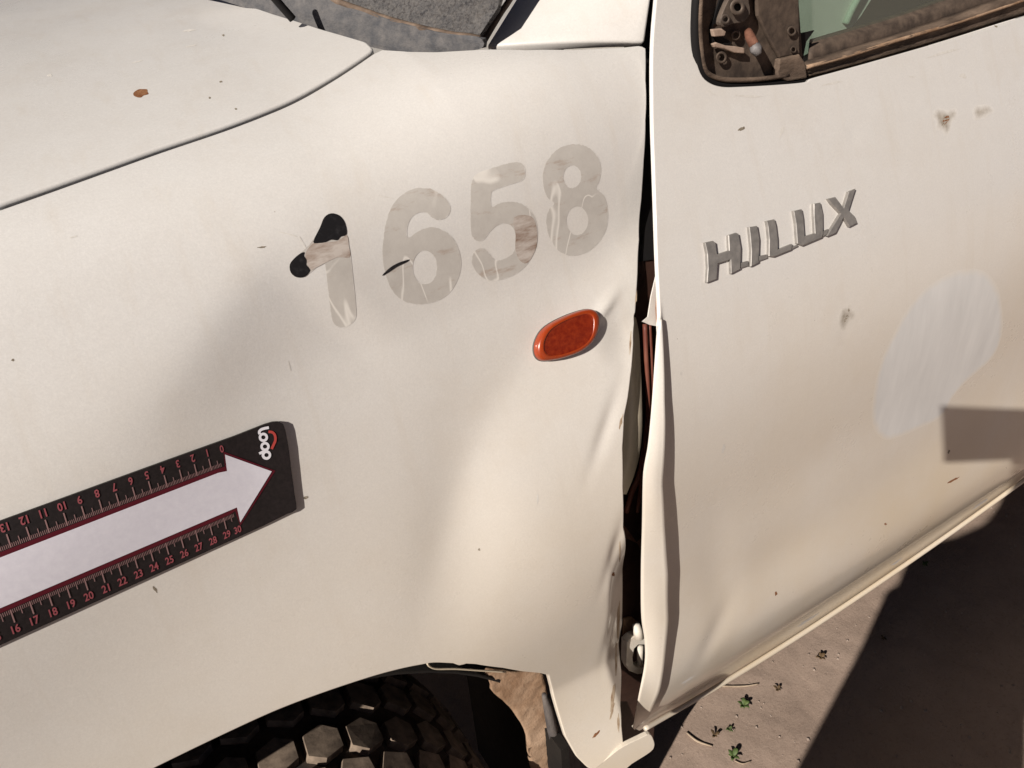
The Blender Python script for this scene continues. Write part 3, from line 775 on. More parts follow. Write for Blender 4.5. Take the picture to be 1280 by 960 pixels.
def shell(name, prof, y0, y1, mat):
    rows = [[(x, y, z) for x, z in prof] for y in (y0, y0 + 0.012, y1 - 0.012, y1)]
    for k in (0, 3):
        c = np.mean(rows[k], 0); rows[k] = [tuple(np.array(p) + (c - np.array(p)) * 0.02) for p in rows[k]]
    V = np.vstack([np.array(r) for r in rows]); n = len(prof); F = [tuple(range(n))[::-1], tuple(range(3 * n, 4 * n))]
    for i in range(3):
        for j in range(n): k = (j + 1) % n; F.append((i * n + j, i * n + k, (i + 1) * n + k, (i + 1) * n + j))
    return mesh_from(name, V, F, mat, truck, smooth=False)
shell('cab_rear_corner', [(1.515, 0.40), (1.72, 0.42), (1.72, 1.25), (1.515, 1.24)], 0.01, 0.10, PAINT)
shell('cargo_bed', [(1.75, 0.52), (2.05, 0.52), (2.12, 0.72), (2.32, 0.82), (2.55, 0.82), (2.75, 0.72), (2.82, 0.52), (3.30, 0.55), (3.30, 1.10), (1.75, 1.10)], 0.0, 1.55, PAINT)
shell('far_side_body', [(-0.6, 0.5), (1.72, 0.42), (1.72, 1.2), (-0.6, 1.1)], 1.45, 1.56, PAINT)
for yy in (0.0,):
    rt = lathe('rear_tyre', [(0.075, 0.20), (0.048, 0.225), (0.040, 0.265), (0.048, 0.300), (0.075, 0.325), (0.16, 0.328), (0.245, 0.325), (0.272, 0.300), (0.28, 0.265)], RUBBER, truck); rt.location.x += 2.50
# dusty liner flap behind the wheel
pxplate('liner_flap', [(609, 838), (640, 841), (660, 841), (678, 843), (684, 865), (690, 905), (694, 965), (666, 965), (660, 935), (655, 912), (640, 888), (628, 875), (617, 866), (611, 850)],
        lambda u, v: 0.055 + 0.00022 * (690 - u), LINER, truck, thick=0.004, spacing=0.008, rough=0.0012, curve=3, smooth=True)
tube('liner_edge', [at_y(u, v, 0.047) for u, v in [(680, 868), (685, 885), (690, 910), (695, 935), (700, 970)]], [0.003, 0.006, 0.007, 0.007, 0.006], LINERDARK, truck, 10)
pxplate('mud_guard', [(697, 905), (745, 945), (745, 1000), (690, 1000)], 0.075, LINERDARK, truck, thick=0.004)
# mud flap hanging behind the wheel
box('mud_flap', (0.315, 0.16, 0.27), (0.012, 0.28, 0.36), UNDER, truck)
# torn lip of the arch
tube('arch_lip', [at_y(u, v, 0.016) for u, v in [(534, 829), (537, 833), (546, 836), (570, 836), (600, 838), (632, 840)]], 0.0011, PAINT_OLD, fender, 6)
# lower tip of the fender running under the door
TOEY = float(FS.at([(747, 955)])[0][1])
pxplate('fender_toe', [(741, 966), (762, 946), (778, 934), (800, 923), (812, 918), (817, 925), (818, 933), (812, 941), (790, 955), (772, 968)], lambda u, v: TOEY + 0.001 - (u - 745) * 0.00025 + (950 - v) * 0.0001, PAINT, fender, thick=0.006, bevel=0.001, curve=3)

# inside the door gap
lp = [(795, 397), (799, 420), (801, 460), (802.5, 500), (802.5, 540), (799, 570), (792, 596), (783, 618)]
rr_ = np.array([at_side(u, v, float(np.interp(v, [397, 430, 470, 520, 560, 618], [0.044, 0.040, 0.034, 0.027, 0.023, 0.020]))) for u, v in cat_closed(lp, 4, False)])
rl = rr_ + np.array([-0.030, 0.034, 0.0]); rm = rr_ + np.array([-0.012, 0.010, 0])
loft('pillar_flange', [rl, rm, rr_, rr_ + np.array([0.0005, 0.02, 0])], PAINT_OLD, truck)
tube('gap_weatherstrip', [at_side(u, v, 0.040) for u, v in [(806, 405), (808, 450), (810, 500), (808, 540), (800, 590), (790, 615), (783, 640)]], [0.0025, 0.003, 0.003], DARKRED, truck, 8)
tube('gap_weatherstrip', [at_side(u, v, 0.042) for u, v in [(812, 405), (814, 450), (814, 500), (811, 545), (803, 590), (797, 640)]], [0.002, 0.0028, 0.002], DARKRED, truck, 8)
sideplate('torn_bracket', [(780, 657), (786, 664), (796, 678), (802, 672), (803, 705), (797, 702), (792, 690), (780, 700)], 0.046, make_rough('brown_primer', (0.13, 0.055, 0.035), (0.22, 0.11, 0.07), 60), truck, thick=0.004)
# folded tab above the tear
sideplate('torn_tab', [(821, 340), (823, 350), (821, 400), (822, 408), (812, 406), (803, 402), (810, 396), (814, 370)], 0.010, PAINT, door, thick=0.0012)
sideplate('rust_sliver', [(822.5, 345), (825, 365), (827, 388), (825, 405), (821, 407), (820, 385)], 0.006, make_rough('rust_brown', (0.24, 0.09, 0.04), (0.38, 0.19, 0.10), 90), door, thick=0.001)
# hinge
HINGE = make_rough('hinge_paint', (0.60, 0.54, 0.46), (0.74, 0.69, 0.61), 90, 0.6, 0.3, 0.0006)
hinge = sideplate('door_hinge', [(784, 803), (790, 797), (797, 794), (808, 798), (808, 806), (798, 806), (793, 811), (791, 822), (792, 831), (798, 835), (808, 833), (808, 841), (797, 843), (787, 839), (783, 831)], 0.026, HINGE, truck, thick=0.012, bevel=0.001)
tube('hinge_roller', [at_side(800, 807, 0.031), at_side(800, 834, 0.031)], [0.0042, 0.0046, 0.0042], HINGE, hinge, 12, 1)
tube('hinge_pin', [at_side(795, 780, 0.028), at_side(797, 787, 0.026), at_side(799, 797, 0.024)], [0.0045, 0.0062, 0.0066], HINGE, hinge, 12, 1)
sideplate('hinge_bracket', [(780, 773), (790, 771), (797, 777), (790, 793), (780, 795)], 0.045, make_rough('hinge_brown', (0.20, 0.12, 0.07), (0.32, 0.2, 0.12), 60), truck, thick=0.005)

# ------------------------------------------------------------------ side marker lamp
def z2(l): return [(340 + a / 2.909, 160 + b / 2.909) for a, b in l]
lens_px = cat_closed(z2([(1000, 845), (975, 838), (963, 815), (965, 780), (985, 740), (1020, 710), (1080, 680), (1140, 661), (1172, 665), (1188, 690), (1185, 730), (1165, 775), (1125, 810), (1060, 835)]), 4)
lp = FS.hit(lens_px, 0.006); cc = lp.mean(0)
def lamp_rows(levels):
    rows = []
    for sc, hh in levels:
        q = cc + (lp - cc) * sc; rows.append(FS.off(q[:, 0], q[:, 1], hh))
    return rows
lamp = loft('side_marker_lamp', lamp_rows([(1.02, -0.002), (1.025, 0.002), (1.02, 0.0055), (0.985, 0.0080), (0.93, 0.0094), (0.86, 0.0099), (0.825, 0.0099), (0.81, 0.0092)]), ORANGE, fender, closed=True)
loft('lens_face', lamp_rows([(0.812, 0.0093), (0.78, 0.0091), (0.5, 0.0096), (0.0, 0.0097)]), make_rough('lens_red', (0.15, 0.010, 0.002), (0.26, 0.030, 0.006), 240, 0.35, 0.35, 0.0006, spec=0.5), lamp, closed=True)
loft('lamp_shadow_rim', lamp_rows([(1.045, -0.001), (1.045, 0.0014), (1.03, 0.0016), (1.0, 0.0016)]), make_plain('shadow_rim_grey', (0.10, 0.09, 0.085), 0.7), fender, closed=True)  # grey ring paints the shadow around the lamp's foot

# ------------------------------------------------------------------ faded number 1658
one = [(215, 310), (245, 318), (265, 345), (272, 390), (285, 450), (295, 540), (305, 640), (305, 690), (285, 715), (255, 727), (228, 715), (215, 680), (205, 600), (196, 520), (188, 490), (150, 518), (120, 540), (90, 543), (68, 525), (65, 495), (85, 470), (120, 440), (150, 405), (175, 360), (190, 325)]
six = [(560, 217), (600, 230), (635, 260), (650, 295), (635, 325), (605, 335), (578, 325), (560, 308), (530, 310), (505, 330), (492, 365), (496, 398), (530, 375), (580, 360), (630, 375), (668, 415), (688, 480), (680, 540), (650, 595), (600, 630), (535, 642), (480, 630), (440, 595), (415, 540), (402, 470), (405, 400), (415, 340), (435, 285), (470, 245), (510, 222)]
five = [(740, 170), (770, 155), (830, 135), (885, 123), (912, 132), (922, 160), (912, 190), (870, 205), (812, 225), (797, 240), (800, 285), (830, 272), (880, 268), (925, 285), (958, 330), (967, 390), (955, 450), (925, 500), (880, 535), (820, 555), (775, 550), (740, 520), (725, 480), (740, 445), (770, 437), (790, 455), (812, 478), (845, 475), (875, 455), (888, 415), (880, 370), (858, 350), (830, 350), (800, 370), (765, 410), (730, 400), (722, 350), (722, 270), (725, 200)]
eight = [(1105, 58), (1150, 70), (1185, 105), (1197, 150), (1190, 195), (1180, 220), (1210, 250), (1222, 310), (1215, 370), (1185, 420), (1140, 455), (1085, 465), (1040, 445), (1010, 400), (997, 345), (1005, 300), (1025, 275), (1000, 250), (985, 200), (988, 150), (1010, 105), (1050, 70)]
def ell(cx, cy, rx, ry, n=14, a=0.0):
    return [(cx + rx * math.cos(t) * math.cos(a) - ry * math.sin(t) * math.sin(a), cy + rx * math.cos(t) * math.sin(a) + ry * math.sin(t) * math.cos(a)) for t in np.linspace(0, 2 * math.pi, n, endpoint=False)]
for lab, shp, holes in (('faded digit 1 with black vinyl remnants', one, []), ('faded digit 6', six, [ell(556, 507, 44, 61)]), ('faded digit 5', five, []), ('faded digit 8', eight, [ell(1092, 177, 32, 40), ell(1110, 337, 39, 52)])):
    o = decal('number_digit', FS, [z2(shp)] + [z2(h) for h in holes], GHOST, fender, 0.0002); o['label'] = lab
    if shp is one:
        for pc in ([(150, 414), (175, 360), (190, 325), (215, 310), (245, 318), (265, 345), (271, 386), (250, 395), (238, 408), (215, 406), (195, 415), (172, 418)], [(118, 452), (116, 465), (126, 480), (124, 497), (134, 508), (138, 520), (120, 540), (90, 543), (68, 525), (65, 495), (85, 470), (105, 455)]):
            decal('vinyl_remnant', FS, [z2(pc)], VINYL, o, 0.0005, smooth=3)
        decal('glue_residue', FS, [z2([(152, 418), (195, 416), (240, 410), (272, 390), (280, 430), (283, 470), (240, 470), (195, 490), (160, 508), (140, 515), (128, 490), (122, 455)])], GHOSTDIRT, o, 0.00035, smooth=3)
    if shp is six:
        decal('vinyl_remnant', FS, [z2([(400, 537), (430, 507), (465, 488), (500, 478), (490, 488), (455, 505), (425, 525)])], VINYL, o, 0.0005, smooth=3)
    if shp is five:
        decal('glue_residue', FS, [z2([(880, 325), (940, 320), (962, 360), (962, 430), (930, 490), (900, 480), (885, 440), (886, 390)])], GHOSTDIRT, o, 0.00035, smooth=3)

# ------------------------------------------------------------------ raised name letters on the door
def z7(l): return [(860 + a / 5.565, 220 + b / 5.565) for a, b in l]
letters = [('letter H', [(120, 462), (176, 450), (193, 462), (200, 520), (204, 545), (288, 518), (283, 412), (336, 394), (354, 402), (370, 500), (366, 648), (302, 680), (299, 582), (208, 610), (200, 718), (134, 742), (140, 640), (135, 540)]),
           ('letter I', [(427, 354), (483, 346), (499, 440), (494, 603), (438, 630), (442, 520), (434, 420)]),
           ('letter L', [(550, 312), (603, 300), (615, 340), (627, 440), (625, 513), (726, 472), (720, 515), (600, 563), (564, 558), (566, 440), (557, 350)]),
           ('letter U', [(737, 242), (793, 230), (805, 290), (813, 420), (885, 398), (878, 280), (877, 192), (923, 184), (940, 260), (942, 403), (933, 430), (800, 486), (762, 470), (752, 330)]),
           ('letter X', [(977, 157), (1028, 145), (1085, 222), (1120, 108), (1168, 88), (1120, 240), (1163, 280), (1178, 328), (1127, 355), (1085, 288), (1030, 398), (967, 418), (1064, 260), (1002, 195)])]
def raised(name, surf, px, h, mat, parent, inset=0.0007):
    q = surf.hit(px, h); q = orient(q); n = len(q)
    d = np.roll(q, -1, 0) - np.roll(q, 1, 0); d /= np.linalg.norm(d, axis=1, keepdims=True) + 1e-9
    inn_ = q + np.stack([-d[:, 1], d[:, 0]], 1) * inset
    top = surf.off(inn_[:, 0], inn_[:, 1], h); mid = surf.off(q[:, 0], q[:, 1], h - inset); bot = surf.off(q[:, 0], q[:, 1], -0.001)
    vs, faces, ov = cdt([inn_])
    m2 = {}
    for k, l in enumerate(ov):
        for i in l: m2[k] = i
    V = np.vstack([top, mid, bot]); F = [tuple(m2[i] for i in f) for f in faces if all(i in m2 for i in f)]
    for a in (0, n):
        for i in range(n): j = (i + 1) % n; F.append((a + i, a + n + i, a + n + j, a + j))
    o = mesh_from(name, V, F, mat, parent, smooth=False)
    bm = bmesh.new(); bm.from_mesh(o.data); bmesh.ops.recalc_face_normals(bm, faces=bm.faces[:]); bm.to_mesh(o.data); bm.free()
    return o
for lab, shp in letters:
    raised('badge_letter', DS, z7(shp), 0.0038, BADGE, door)['label'] = 'silver raised ' + lab
for shp in ([(366, 605), (418, 590), (418, 626), (366, 642)], [(498, 556), (553, 545), (553, 572), (498, 592)], [(722, 494), (764, 478), (766, 490), (722, 512)], [(940, 386), (978, 368), (968, 405), (938, 424)]):
    raised('badge_bridge', DS, z7(shp), 0.0024, BADGE, door, 0.0003)

# stains, chips and scuffs on the panels
decal('sticker_residue', DS, [[(1092, 490), (1100, 455), (1118, 415), (1140, 378), (1168, 352), (1200, 337), (1228, 338), (1246, 356), (1252, 380), (1254, 405), (1250, 428), (1240, 448), (1225, 462), (1205, 480), (1190, 498), (1178, 520), (1150, 535), (1125, 546), (1104, 549), (1090, 530)]], PATCH, door, 0.0002)
def chip(surf, par, cx, cy, rx, ry, mat, a=0.0, seed=0, off=0.00015, name='paint_chip'):
    r = np.random.RandomState(seed); n = 12
    pts = [(cx + (rx * math.cos(t) * math.cos(a) - ry * math.sin(t) * math.sin(a)) * k, cy + (rx * math.cos(t) * math.sin(a) + ry * math.sin(t) * math.cos(a)) * k) for t, k in zip(np.linspace(0, 2 * math.pi, n, endpoint=False), r.uniform(0.65, 1.2, n))]
    return decal(name, surf, [pts], mat, par, off, 0.003, 3)
chip(FS, hood, 175, 117, 11, 6, RUSTCHIP, -0.25, 1, name='rust_spot')
for (x, y, r) in ((276, 102, 1.6), (262, 122, 1.6), (279, 44, 1.6), (295, 136, 1.5)): chip(FS, hood, x, y, r, r * 0.8, CHIPGREY, 0, int(x))
for (x, y, rx, ry, a) in ((237, 38, 8, 1.5, -0.1), (172, 77, 8, 0.8, -0.2), (240, 57, 7, 0.9, -0.2), (62, 94, 4, 1.5, 0)): chip(FS, hood, x, y, rx, ry, SCUFF, a, int(x))
for (x, y, rx, ry, a, m_) in ((194, 737, 1.6, 4.5, -0.6, CHIPGREY), (382, 622, 4.0, 1.8, -0.5, CHIPGREY), (327, 309, 6, 1.0, -0.1, CHIPGREY), (362, 293, 12, 1.0, 0.25, SCUFF), (378, 303, 1.4, 9, -0.5, SCUFF), (92, 296, 6, 1.0, -0.3, SCUFF), (16, 450, 2.0, 1.5, 0, CHIPGREY), (362, 458, 1.0, 6, -0.25, SCUFF), (482, 246, 12, 0.8, 0.2, SCUFF), (690, 288, 8, 0.8, 0.7, SCUFF), (672, 624, 0.9, 8, 0.0, SCUFF), (745, 918, 6, 1.6, -0.8, RUSTCHIP), (599, 687, 1.6, 1.6, 0, CHIPGREY), (767, 718, 2, 3, 0, RUSTCHIP)):
    chip(FS, fender, x, y, rx, ry, m_, a, int(x + y))
for (x, y, rx, ry, a, m_) in ((1181, 150, 15, 19, 0.3, SMUDGE), (1183, 150, 3.5, 6, 0.5, RUSTCHIP), (1179, 156, 2.5, 2, 0.2, CHIPGREY), (1058, 396, 9, 17, 0.3, SMUDGE), (1058, 398, 1.6, 5, 0.5, CHIPGREY), (1061, 388, 1.2, 2, 0.2, CHIPGREY), (927, 161, 5, 2, -0.5, CHIPGREY), (977, 165, 2, 7, 0.3, SCUFF), (1204, 95, 5, 3, 0.2, SCUFF), (1140, 96, 5, 1.2, 0, SCUFF), (1245, 33, 2.4, 1.2, 0.6, CHIPGREY), (1226, 140, 15, 12, 0, SMUDGE), (904, 562, 2, 6, 0.2, SCUFF), (970, 742, 1.6, 2.6, 0.2, RUSTCHIP), (1107, 655, 1.6, 1.6, 0, RUSTCHIP), (1192, 600, 8, 1.2, -0.5, RUSTCHIP), (851, 467, 1.5, 2.5, 0, SCUFF), (1186, 565, 1.3, 2.5, 0.3, CHIPGREY)):
    chip(DS, door, x, y, rx, ry, m_, a, int(x + y))

GRIME = make_rough('edge_grime', (0.30, 0.20, 0.125), (0.60, 0.50, 0.37), 160, 0.85, 0.3, 0.0004, (1, 1, 0.3))
for (x, y, rx, ry, a) in ((773, 775, 1.6, 26, 0.03), (770, 822, 1.5, 22, 0.02), (766, 872, 2.2, 20, 0.10), (773, 905, 1.6, 12, 0.0), (775, 690, 1.2, 14, 0.0), (776, 528, 1.6, 10, 0.25), (765, 890, 1.4, 12, 0.25), (795, 372, 1.3, 8, 0.1), (788, 428, 1.0, 14, 0.06)):
    chip(FS, fender, x, y, rx, ry, GRIME, a, int(x + y), name='edge_grime')
for (x, y, rx, ry, a) in ((860, 850, 10, 1.6, -0.58), (1010, 775, 16, 1.5, -0.57), (1225, 630, 14, 1.5, -0.6), (1120, 703, 9, 1.2, -0.58), (1180, 66, 22, 1.4, -0.28), (1040, 104, 14, 1.6, -0.2), (935, 120, 24, 1.5, 0.03), (890, 116, 7, 1.4, 0.5)):
    chip(DS, door, x, y, rx, ry, SCUFF, a, int(x + y), name='dirt_mark')

# ------------------------------------------------------------------ door window corner
WY = float(np.interp(1.225, DZ, DY)) - 0.002
sail = pxplate('mirror_mount', [(873, -60), (872, 0), (871, 40), (874, 75), (882, 95), (900, 103), (940, 104), (1000, 96), (1004, 70), (999, 0), (1002, -60)], lambda u, v: WY + 0.006, DUSTDARK, door, thick=0.006, bevel=0.002)
tube('window_seal', [at_y(u, v, WY) for u, v in [(876, -60), (870.5, 0), (869, 35), (871, 65), (877, 90), (888, 102), (905, 107), (940, 107), (980, 104), (1008, 101)]], 0.0048, BLACKGAP, door, 10)
tube('window_seal_lip', [at_y(u, v, WY - 0.004) for u, v in [(883, -60), (876, 0), (875, 35), (877, 65), (882, 88), (895, 97), (915, 100), (950, 99), (985, 94)]], 0.0026, DUSTSEAL, door, 8)
pxplate('corner_block', [(975, 74), (1000, 68), (1007, 78), (1010, 98), (985, 102), (972, 96)], WY - 0.006, DUSTSEAL, door, thick=0.008, bevel=0.002)
pxplate('post_trim', [(942, -60), (997, -60), (999, 0), (1000, 68), (975, 72), (962, 50), (948, 20)], WY - 0.002, DUSTDARK, door, thick=0.005, bevel=0.0015)
def ring(name, cx, cy, r1, r2, y, mat, par, h=0.003):
    n = 20; rows = []
    for (r_, yy) in ((r2, y), (r2, y - h), ((r1 + r2) / 2, y - h * 1.15), (r1, y - h), (r1, y)):
        rows.append([at_y(cx + r_ * math.cos(t), cy + r_ * math.sin(t) * 1.1, yy) for t in np.linspace(0, 2 * math.pi, n, endpoint=False)])
    return loft(name, rows, mat, par, closed=True)
pxplate('mirror_bracket', [(905, 12), (915, -10), (925, -40), (945, -40), (936, -5), (938, 15), (930, 27), (915, 30), (905, 34), (900, 28)], WY - 0.006, BRACKET, sail, thick=0.006, bevel=0.001, curve=3)
ring('bracket_eye', 922, 9, 4.5, 9.5, WY - 0.008, BRACKET, sail)
ring('bracket_eye', 907, 24, 3.0, 6.0, WY - 0.008, BRACKET, sail)
pxplate('bracket_hole', [(919, 4), (926, 4), (926, 14), (919, 15)], WY - 0.0068, BLACKGAP, sail, thick=0.001, curve=3)
pxplate('mount_hole', [(903, -10), (910, -20), (905, 10), (897, 28), (891, 32), (893, 50), (889, 56), (888, 34), (893, 22)], WY + 0.004, BLACKGAP, sail, thick=0.003, curve=2)
pxplate('mount_hole', [(893, 44), (906, 48), (914, 53), (910, 56), (898, 54)], WY + 0.004, BLACKGAP, sail, thick=0.003, curve=2)
pxplate('wire_connector', [(891, 37), (903, 35.5), (908, 39), (906, 45), (893, 46)], WY - 0.002, CONNECT, sail, thick=0.005, bevel=0.001)
pxplate('wire_connector', [(891, 55), (896, 53), (908, 57), (920, 58), (931, 60), (931, 67), (918, 66), (906, 61), (893, 59)], WY - 0.002, CONNECT, sail, thick=0.004, bevel=0.001)
tube('broken_stud', [at_y(u, v, y) for u, v, y in [(935, 39, WY), (938, 47, WY - 0.008), (943, 57, WY - 0.014)]], [0.0040, 0.0052, 0.0052], RUSTY, sail, 14)
tube('broken_stud_end', [at_y(u, v, y) for u, v, y in [(943, 56, WY - 0.013), (945, 62, WY - 0.017), (948, 68, WY - 0.019)]], [0.0056, 0.0062, 0.0038], ALU, sail, 9, 1)
for (x, y, r) in ((920, 44, 6), (902, 72, 7), (990, 39, 6), (992, 62, 4)): ring('screw_boss', x, y, r * 0.55, r, WY + 0.003 if x < 960 else WY - 0.003, DUSTDARK, sail, 0.0025)
# belt moulding and glass
bl_up = [(1003, 78), (1040, 67), (1100, 49), (1180, 23), (1250, -2), (1330, -30)]
bl_dn = [(1010, 97), (1040, 90), (1100, 73.5), (1180, 50), (1250, 28), (1330, 4)]
def strip_px(name, up, dn, ys, mat, par, n=40, wob=0.0):
    U, Dn_ = resample(cat_closed(up, 5, False), n=n), resample(cat_closed(dn, 5, False), n=n); rows = []
    rr = np.random.RandomState(5)
    for i, y in enumerate(ys):
        t = i / (len(ys) - 1); q = U * (1 - t) + Dn_ * t
        rows.append([at_y(u, v, y + (rr.uniform(-wob, wob) if wob else 0)) for u, v in q])
    return loft(name, rows, mat, par, thick=0.002)
strip_px('belt_moulding', bl_up, bl_dn, [WY + 0.012, WY + 0.001, WY - 0.004, WY - 0.001, WY + 0.002, WY + 0.001, WY + 0.004], DUSTSEAL, door, 60, 0.0006)
tube('moulding_ridge', [at_y(u, v, WY - 0.003) for u, v in [(1008, 84), (1060, 70), (1120, 51), (1200, 27), (1280, 0), (1330, -18)]], 0.0022, LINER, door, 8)
strip_px('inner_belt_seal', [(1012, 50), (1060, 36), (1120, 18), (1180, -3), (1250, -28)], [(1010, 84), (1060, 70), (1120, 51), (1180, 30), (1250, 6)], [WY + 0.03, WY + 0.016, WY + 0.013, WY + 0.014], DUSTDARK, door, 40, 0.0004)
pxplate('window_glass', [(1000, 60), (1010, 72), (1120, 36), (1260, -10), (1300, -90), (996, -90)], WY + 0.024, GLASS, door, thick=0.004)
pxplate('pale_green_sheet', [(985, 80), (1060, 40), (1076, 20), (1095, -10), (1120, -60), (985, -60)], 0.45, PALEGREEN, truck, thick=0.02)  # plain pale green sheet set behind the window glass
pxplate('cab_interior', [(960, 140), (1400, 40), (1400, -260), (960, -260)], 0.62, UNDER, truck, thick=0.02)
tube('cab_pillar_fold', [at_y(u, v, 0.445) for u, v in [(1057, 30), (1066, 10), (1080, -15), (1095, -50)]], 0.006, make_rough('green_shade', (0.20, 0.26, 0.20), (0.27, 0.33, 0.27), 20), truck, 8)
pxplate('dark_window_corner', [(1000, 42), (1018, 38), (1008, 52), (1004, 72), (1001, 78)], WY + 0.010, BLACKGAP, door, thick=0.002)

# ------------------------------------------------------------------ magnetic ruler on the fender
ruler = empty('magnetic_ruler', tuple(FS.at([(170, 660)])[0]))
tag(ruler, 'black magnetic ruler with white arrow stuck on the fender', 'ruler')
def homog(src, dst):
    Am = []; 
    for (x, y), (u, v) in zip(src, dst):
        Am.append([x, y, 1, 0, 0, 0, -u * x, -u * y, -u]); Am.append([0, 0, 0, x, y, 1, -v * x, -v * y, -v])
    return np.linalg.svd(np.array(Am))[2][-1].reshape(3, 3)
HM = homog([(1, 0), (13, 0), (1, 1), (13, 1)], [(264, 586), (13, 682), (280.5, 652), (38.6, 757)])
def ab(a, b):
    q = HM @ np.array([a, b, 1.0]); return (q[0] / q[2], q[1] / q[2])
RT = 0.0026            # magnet thickness
def rl_off(x):         # the free end stands off the dented metal
    return RT + 0.0018 * sstep(0.055, 0.105, x)
class RulerSurf(Surf):
    def __init__(self): 
        self.pos = lambda x, s: FS.pos(x, s) + FS.N(np.asarray(x), np.asarray(s), 0.01) * np.asarray(rl_off(np.asarray(x)))[..., None]
        self.bvh, self.cells, self.V, self.S = FS.bvh, FS.cells, FS.V, FS.S
RS = RulerSurf()
hi, lo = -0.405, 1.385
left_a = 16.6
outer = [ab(a, hi) for a in np.linspace(left_a, -1.2, 40)] + [(331, 530.5), (341, 527.5), (348, 527), (354, 530), (357, 538), (361, 560), (364, 585), (368, 615), (370.5, 630), (371, 636), (366, 640), (358, 643)] + [ab(a, lo) for a in np.linspace(-1.6, left_a, 40)]
decal('magnet_sheet', RS, [outer], RULER_BLACK, ruler, 0.0, 0.006, 1, thick=RT)
def z4(l): return [(a / 2.667, 500 + b / 2.667) for a, b in l]
aL = [ab(left_a - 0.15, 0.115), ab(left_a - 0.15, 0.845)]
top_e = [ab(a, 0.115) for a in np.linspace(left_a - 0.15, 0.6, 30)]; bot_e = [ab(a, 0.845) for a in np.linspace(0.3, left_a - 0.15, 30)]
arrow = top_e + z4([(757, 237), (750, 182), (906, 238), (801, 408), (790, 358)]) + bot_e
top_r = [ab(a, 0.04) for a in np.linspace(left_a - 0.1, 0.75, 30)]; bot_r = [ab(a, 0.92) for a in np.linspace(0.5, left_a - 0.1, 30)]
arrow_r = top_r + z4([(750, 222), (745, 172), (918, 236), (801, 420), (784, 370)]) + bot_r
decal('arrow_border', RS, [arrow_r], RULER_RED, ruler, 0.0003, 0.008, 1)
decal('arrow', RS, [arrow], RULER_WHITE, ruler, 0.0007, 0.008, 1)
# graduation marks: one film per scale
def marks(side):
    V, F = [], []; mats = []
    def quad(a0, b0, a1, b1):
        px = [ab(a0, b0), ab(a1, b0), ab(a1, b1), ab(a0, b1)]; k = len(PX); PX.extend(px); F.append((k, k + 1, k + 2, k + 3))
    PX = []
    for i in range(0 if False else 3, 164):
        a = i / 10.0
        w_ = 0.016; L_ = 0.065
        if i % 10 == 0: L_ = 0.215; w_ = 0.035
        elif i % 5 == 0: L_ = 0.13; w_ = 0.02
        if side == 0: quad(a - w_, 0.03 - 0.0, a + w_, 0.03 - L_)
        else: quad(a - w_, 0.93, a + w_, 0.93 + L_)
    q = RS.hit(PX, 0.0005); Vv = RS.off(q[:, 0], q[:, 1], 0.0005)
    return mesh_from('scale_marks', Vv, F, RULER_TICK, ruler, smooth=False)
for sde in (0, 1): marks(sde)
def text_polys(s):
    cu = bpy.data.curves.new('t', 'FONT'); cu.body = s; cu.size = 1.0; cu.align_x = 'CENTER'; cu.align_y = 'CENTER'; cu.resolution_u = 3
    cu.offset = 0.022
    o = bpy.data.objects.new('t', cu); COL.objects.link(o); dg = bpy.context.evaluated_depsgraph_get(); dg.update()
    me = o.evaluated_get(dg).to_mesh(); V = np.array([v.co[:2] for v in me.vertices]); F = [tuple(p.vertices) for p in me.polygons]
    o.evaluated_get(dg).to_mesh_clear(); bpy.data.objects.remove(o); bpy.data.curves.remove(cu)
    c = (V.max(0) + V.min(0)) / 2; return V - c, F
def numeral(s, a, b, rot180, size=0.215):
    V, F = text_polys(s); h = V[:, 1].max() - V[:, 1].min(); V = V / h
    sgn = -1 if rot180 else 1
    # +a runs towards the front of the truck, +b downwards
    px = [ab(a - sgn * x * size * 1.85, b - sgn * y * size * 0.62) for x, y in V]
    q = RS.hit(px, 0.0005); P = RS.off(q[:, 0], q[:, 1], 0.0005)
    o = mesh_from('numeral', P, F, RULER_PINK, ruler, smooth=False)
    return o
for n_ in range(0, 17): numeral(str(n_), n_ + 0.0, -0.29 if n_ else -0.27, True)
for n_ in range(14, 31): numeral(str(n_), 30 - n_ + (0.05 if n_ < 30 else 0.25), 1.245, False)
# logo: letters run down the end of the ruler
def logo_poly(name, px, mat, holes=()):
    return decal(name, RS, [px] + list(holes), mat, ruler, 0.0006, 0.004, 4)
def z6(a, b): return (180 + a / 5.818, 510 + b / 5.818)
def stroke(pts, wpx):
    P = np.array([z6(*p) for p in pts]); P = cat_closed(P, 5, False); t = np.gradient(P, axis=0); t /= np.linalg.norm(t, axis=1, keepdims=True); n = np.stack([-t[:, 1], t[:, 0]], 1)
    return np.vstack([P + n * wpx, (P - n * wpx)[::-1]])
def logo(name, px, mat, holes=()):
    return decal(name, RS, [px] + list(holes), mat, ruler, 0.0006, 0.004, 1)
logo('logo_letter', stroke([(908, 142), (870, 150), (848, 160), (838, 175), (842, 190)], 1.7), RULER_LOGO)
for (cx, cy) in ((868, 213), (880, 280)):
    logo('logo_letter', np.array([z6(*p) for p in ell(cx, cy, 34, 34, 20)]), RULER_LOGO, [np.array([z6(*p) for p in ell(cx, cy, 16, 15, 14)])])
logo('logo_letter', np.array([z6(*p) for p in ell(890, 342, 35, 35, 20)]), RULER_LOGO, [np.array([z6(*p) for p in ell(891, 342, 16, 15, 14)])])
logo('logo_letter', stroke([(838, 332), (858, 322), (880, 314)], 1.6), RULER_LOGO)
logo('logo_arc', stroke([(905, 172), (935, 178), (952, 200), (955, 235), (942, 268), (928, 298)], 1.6), RULER_LOGORED)

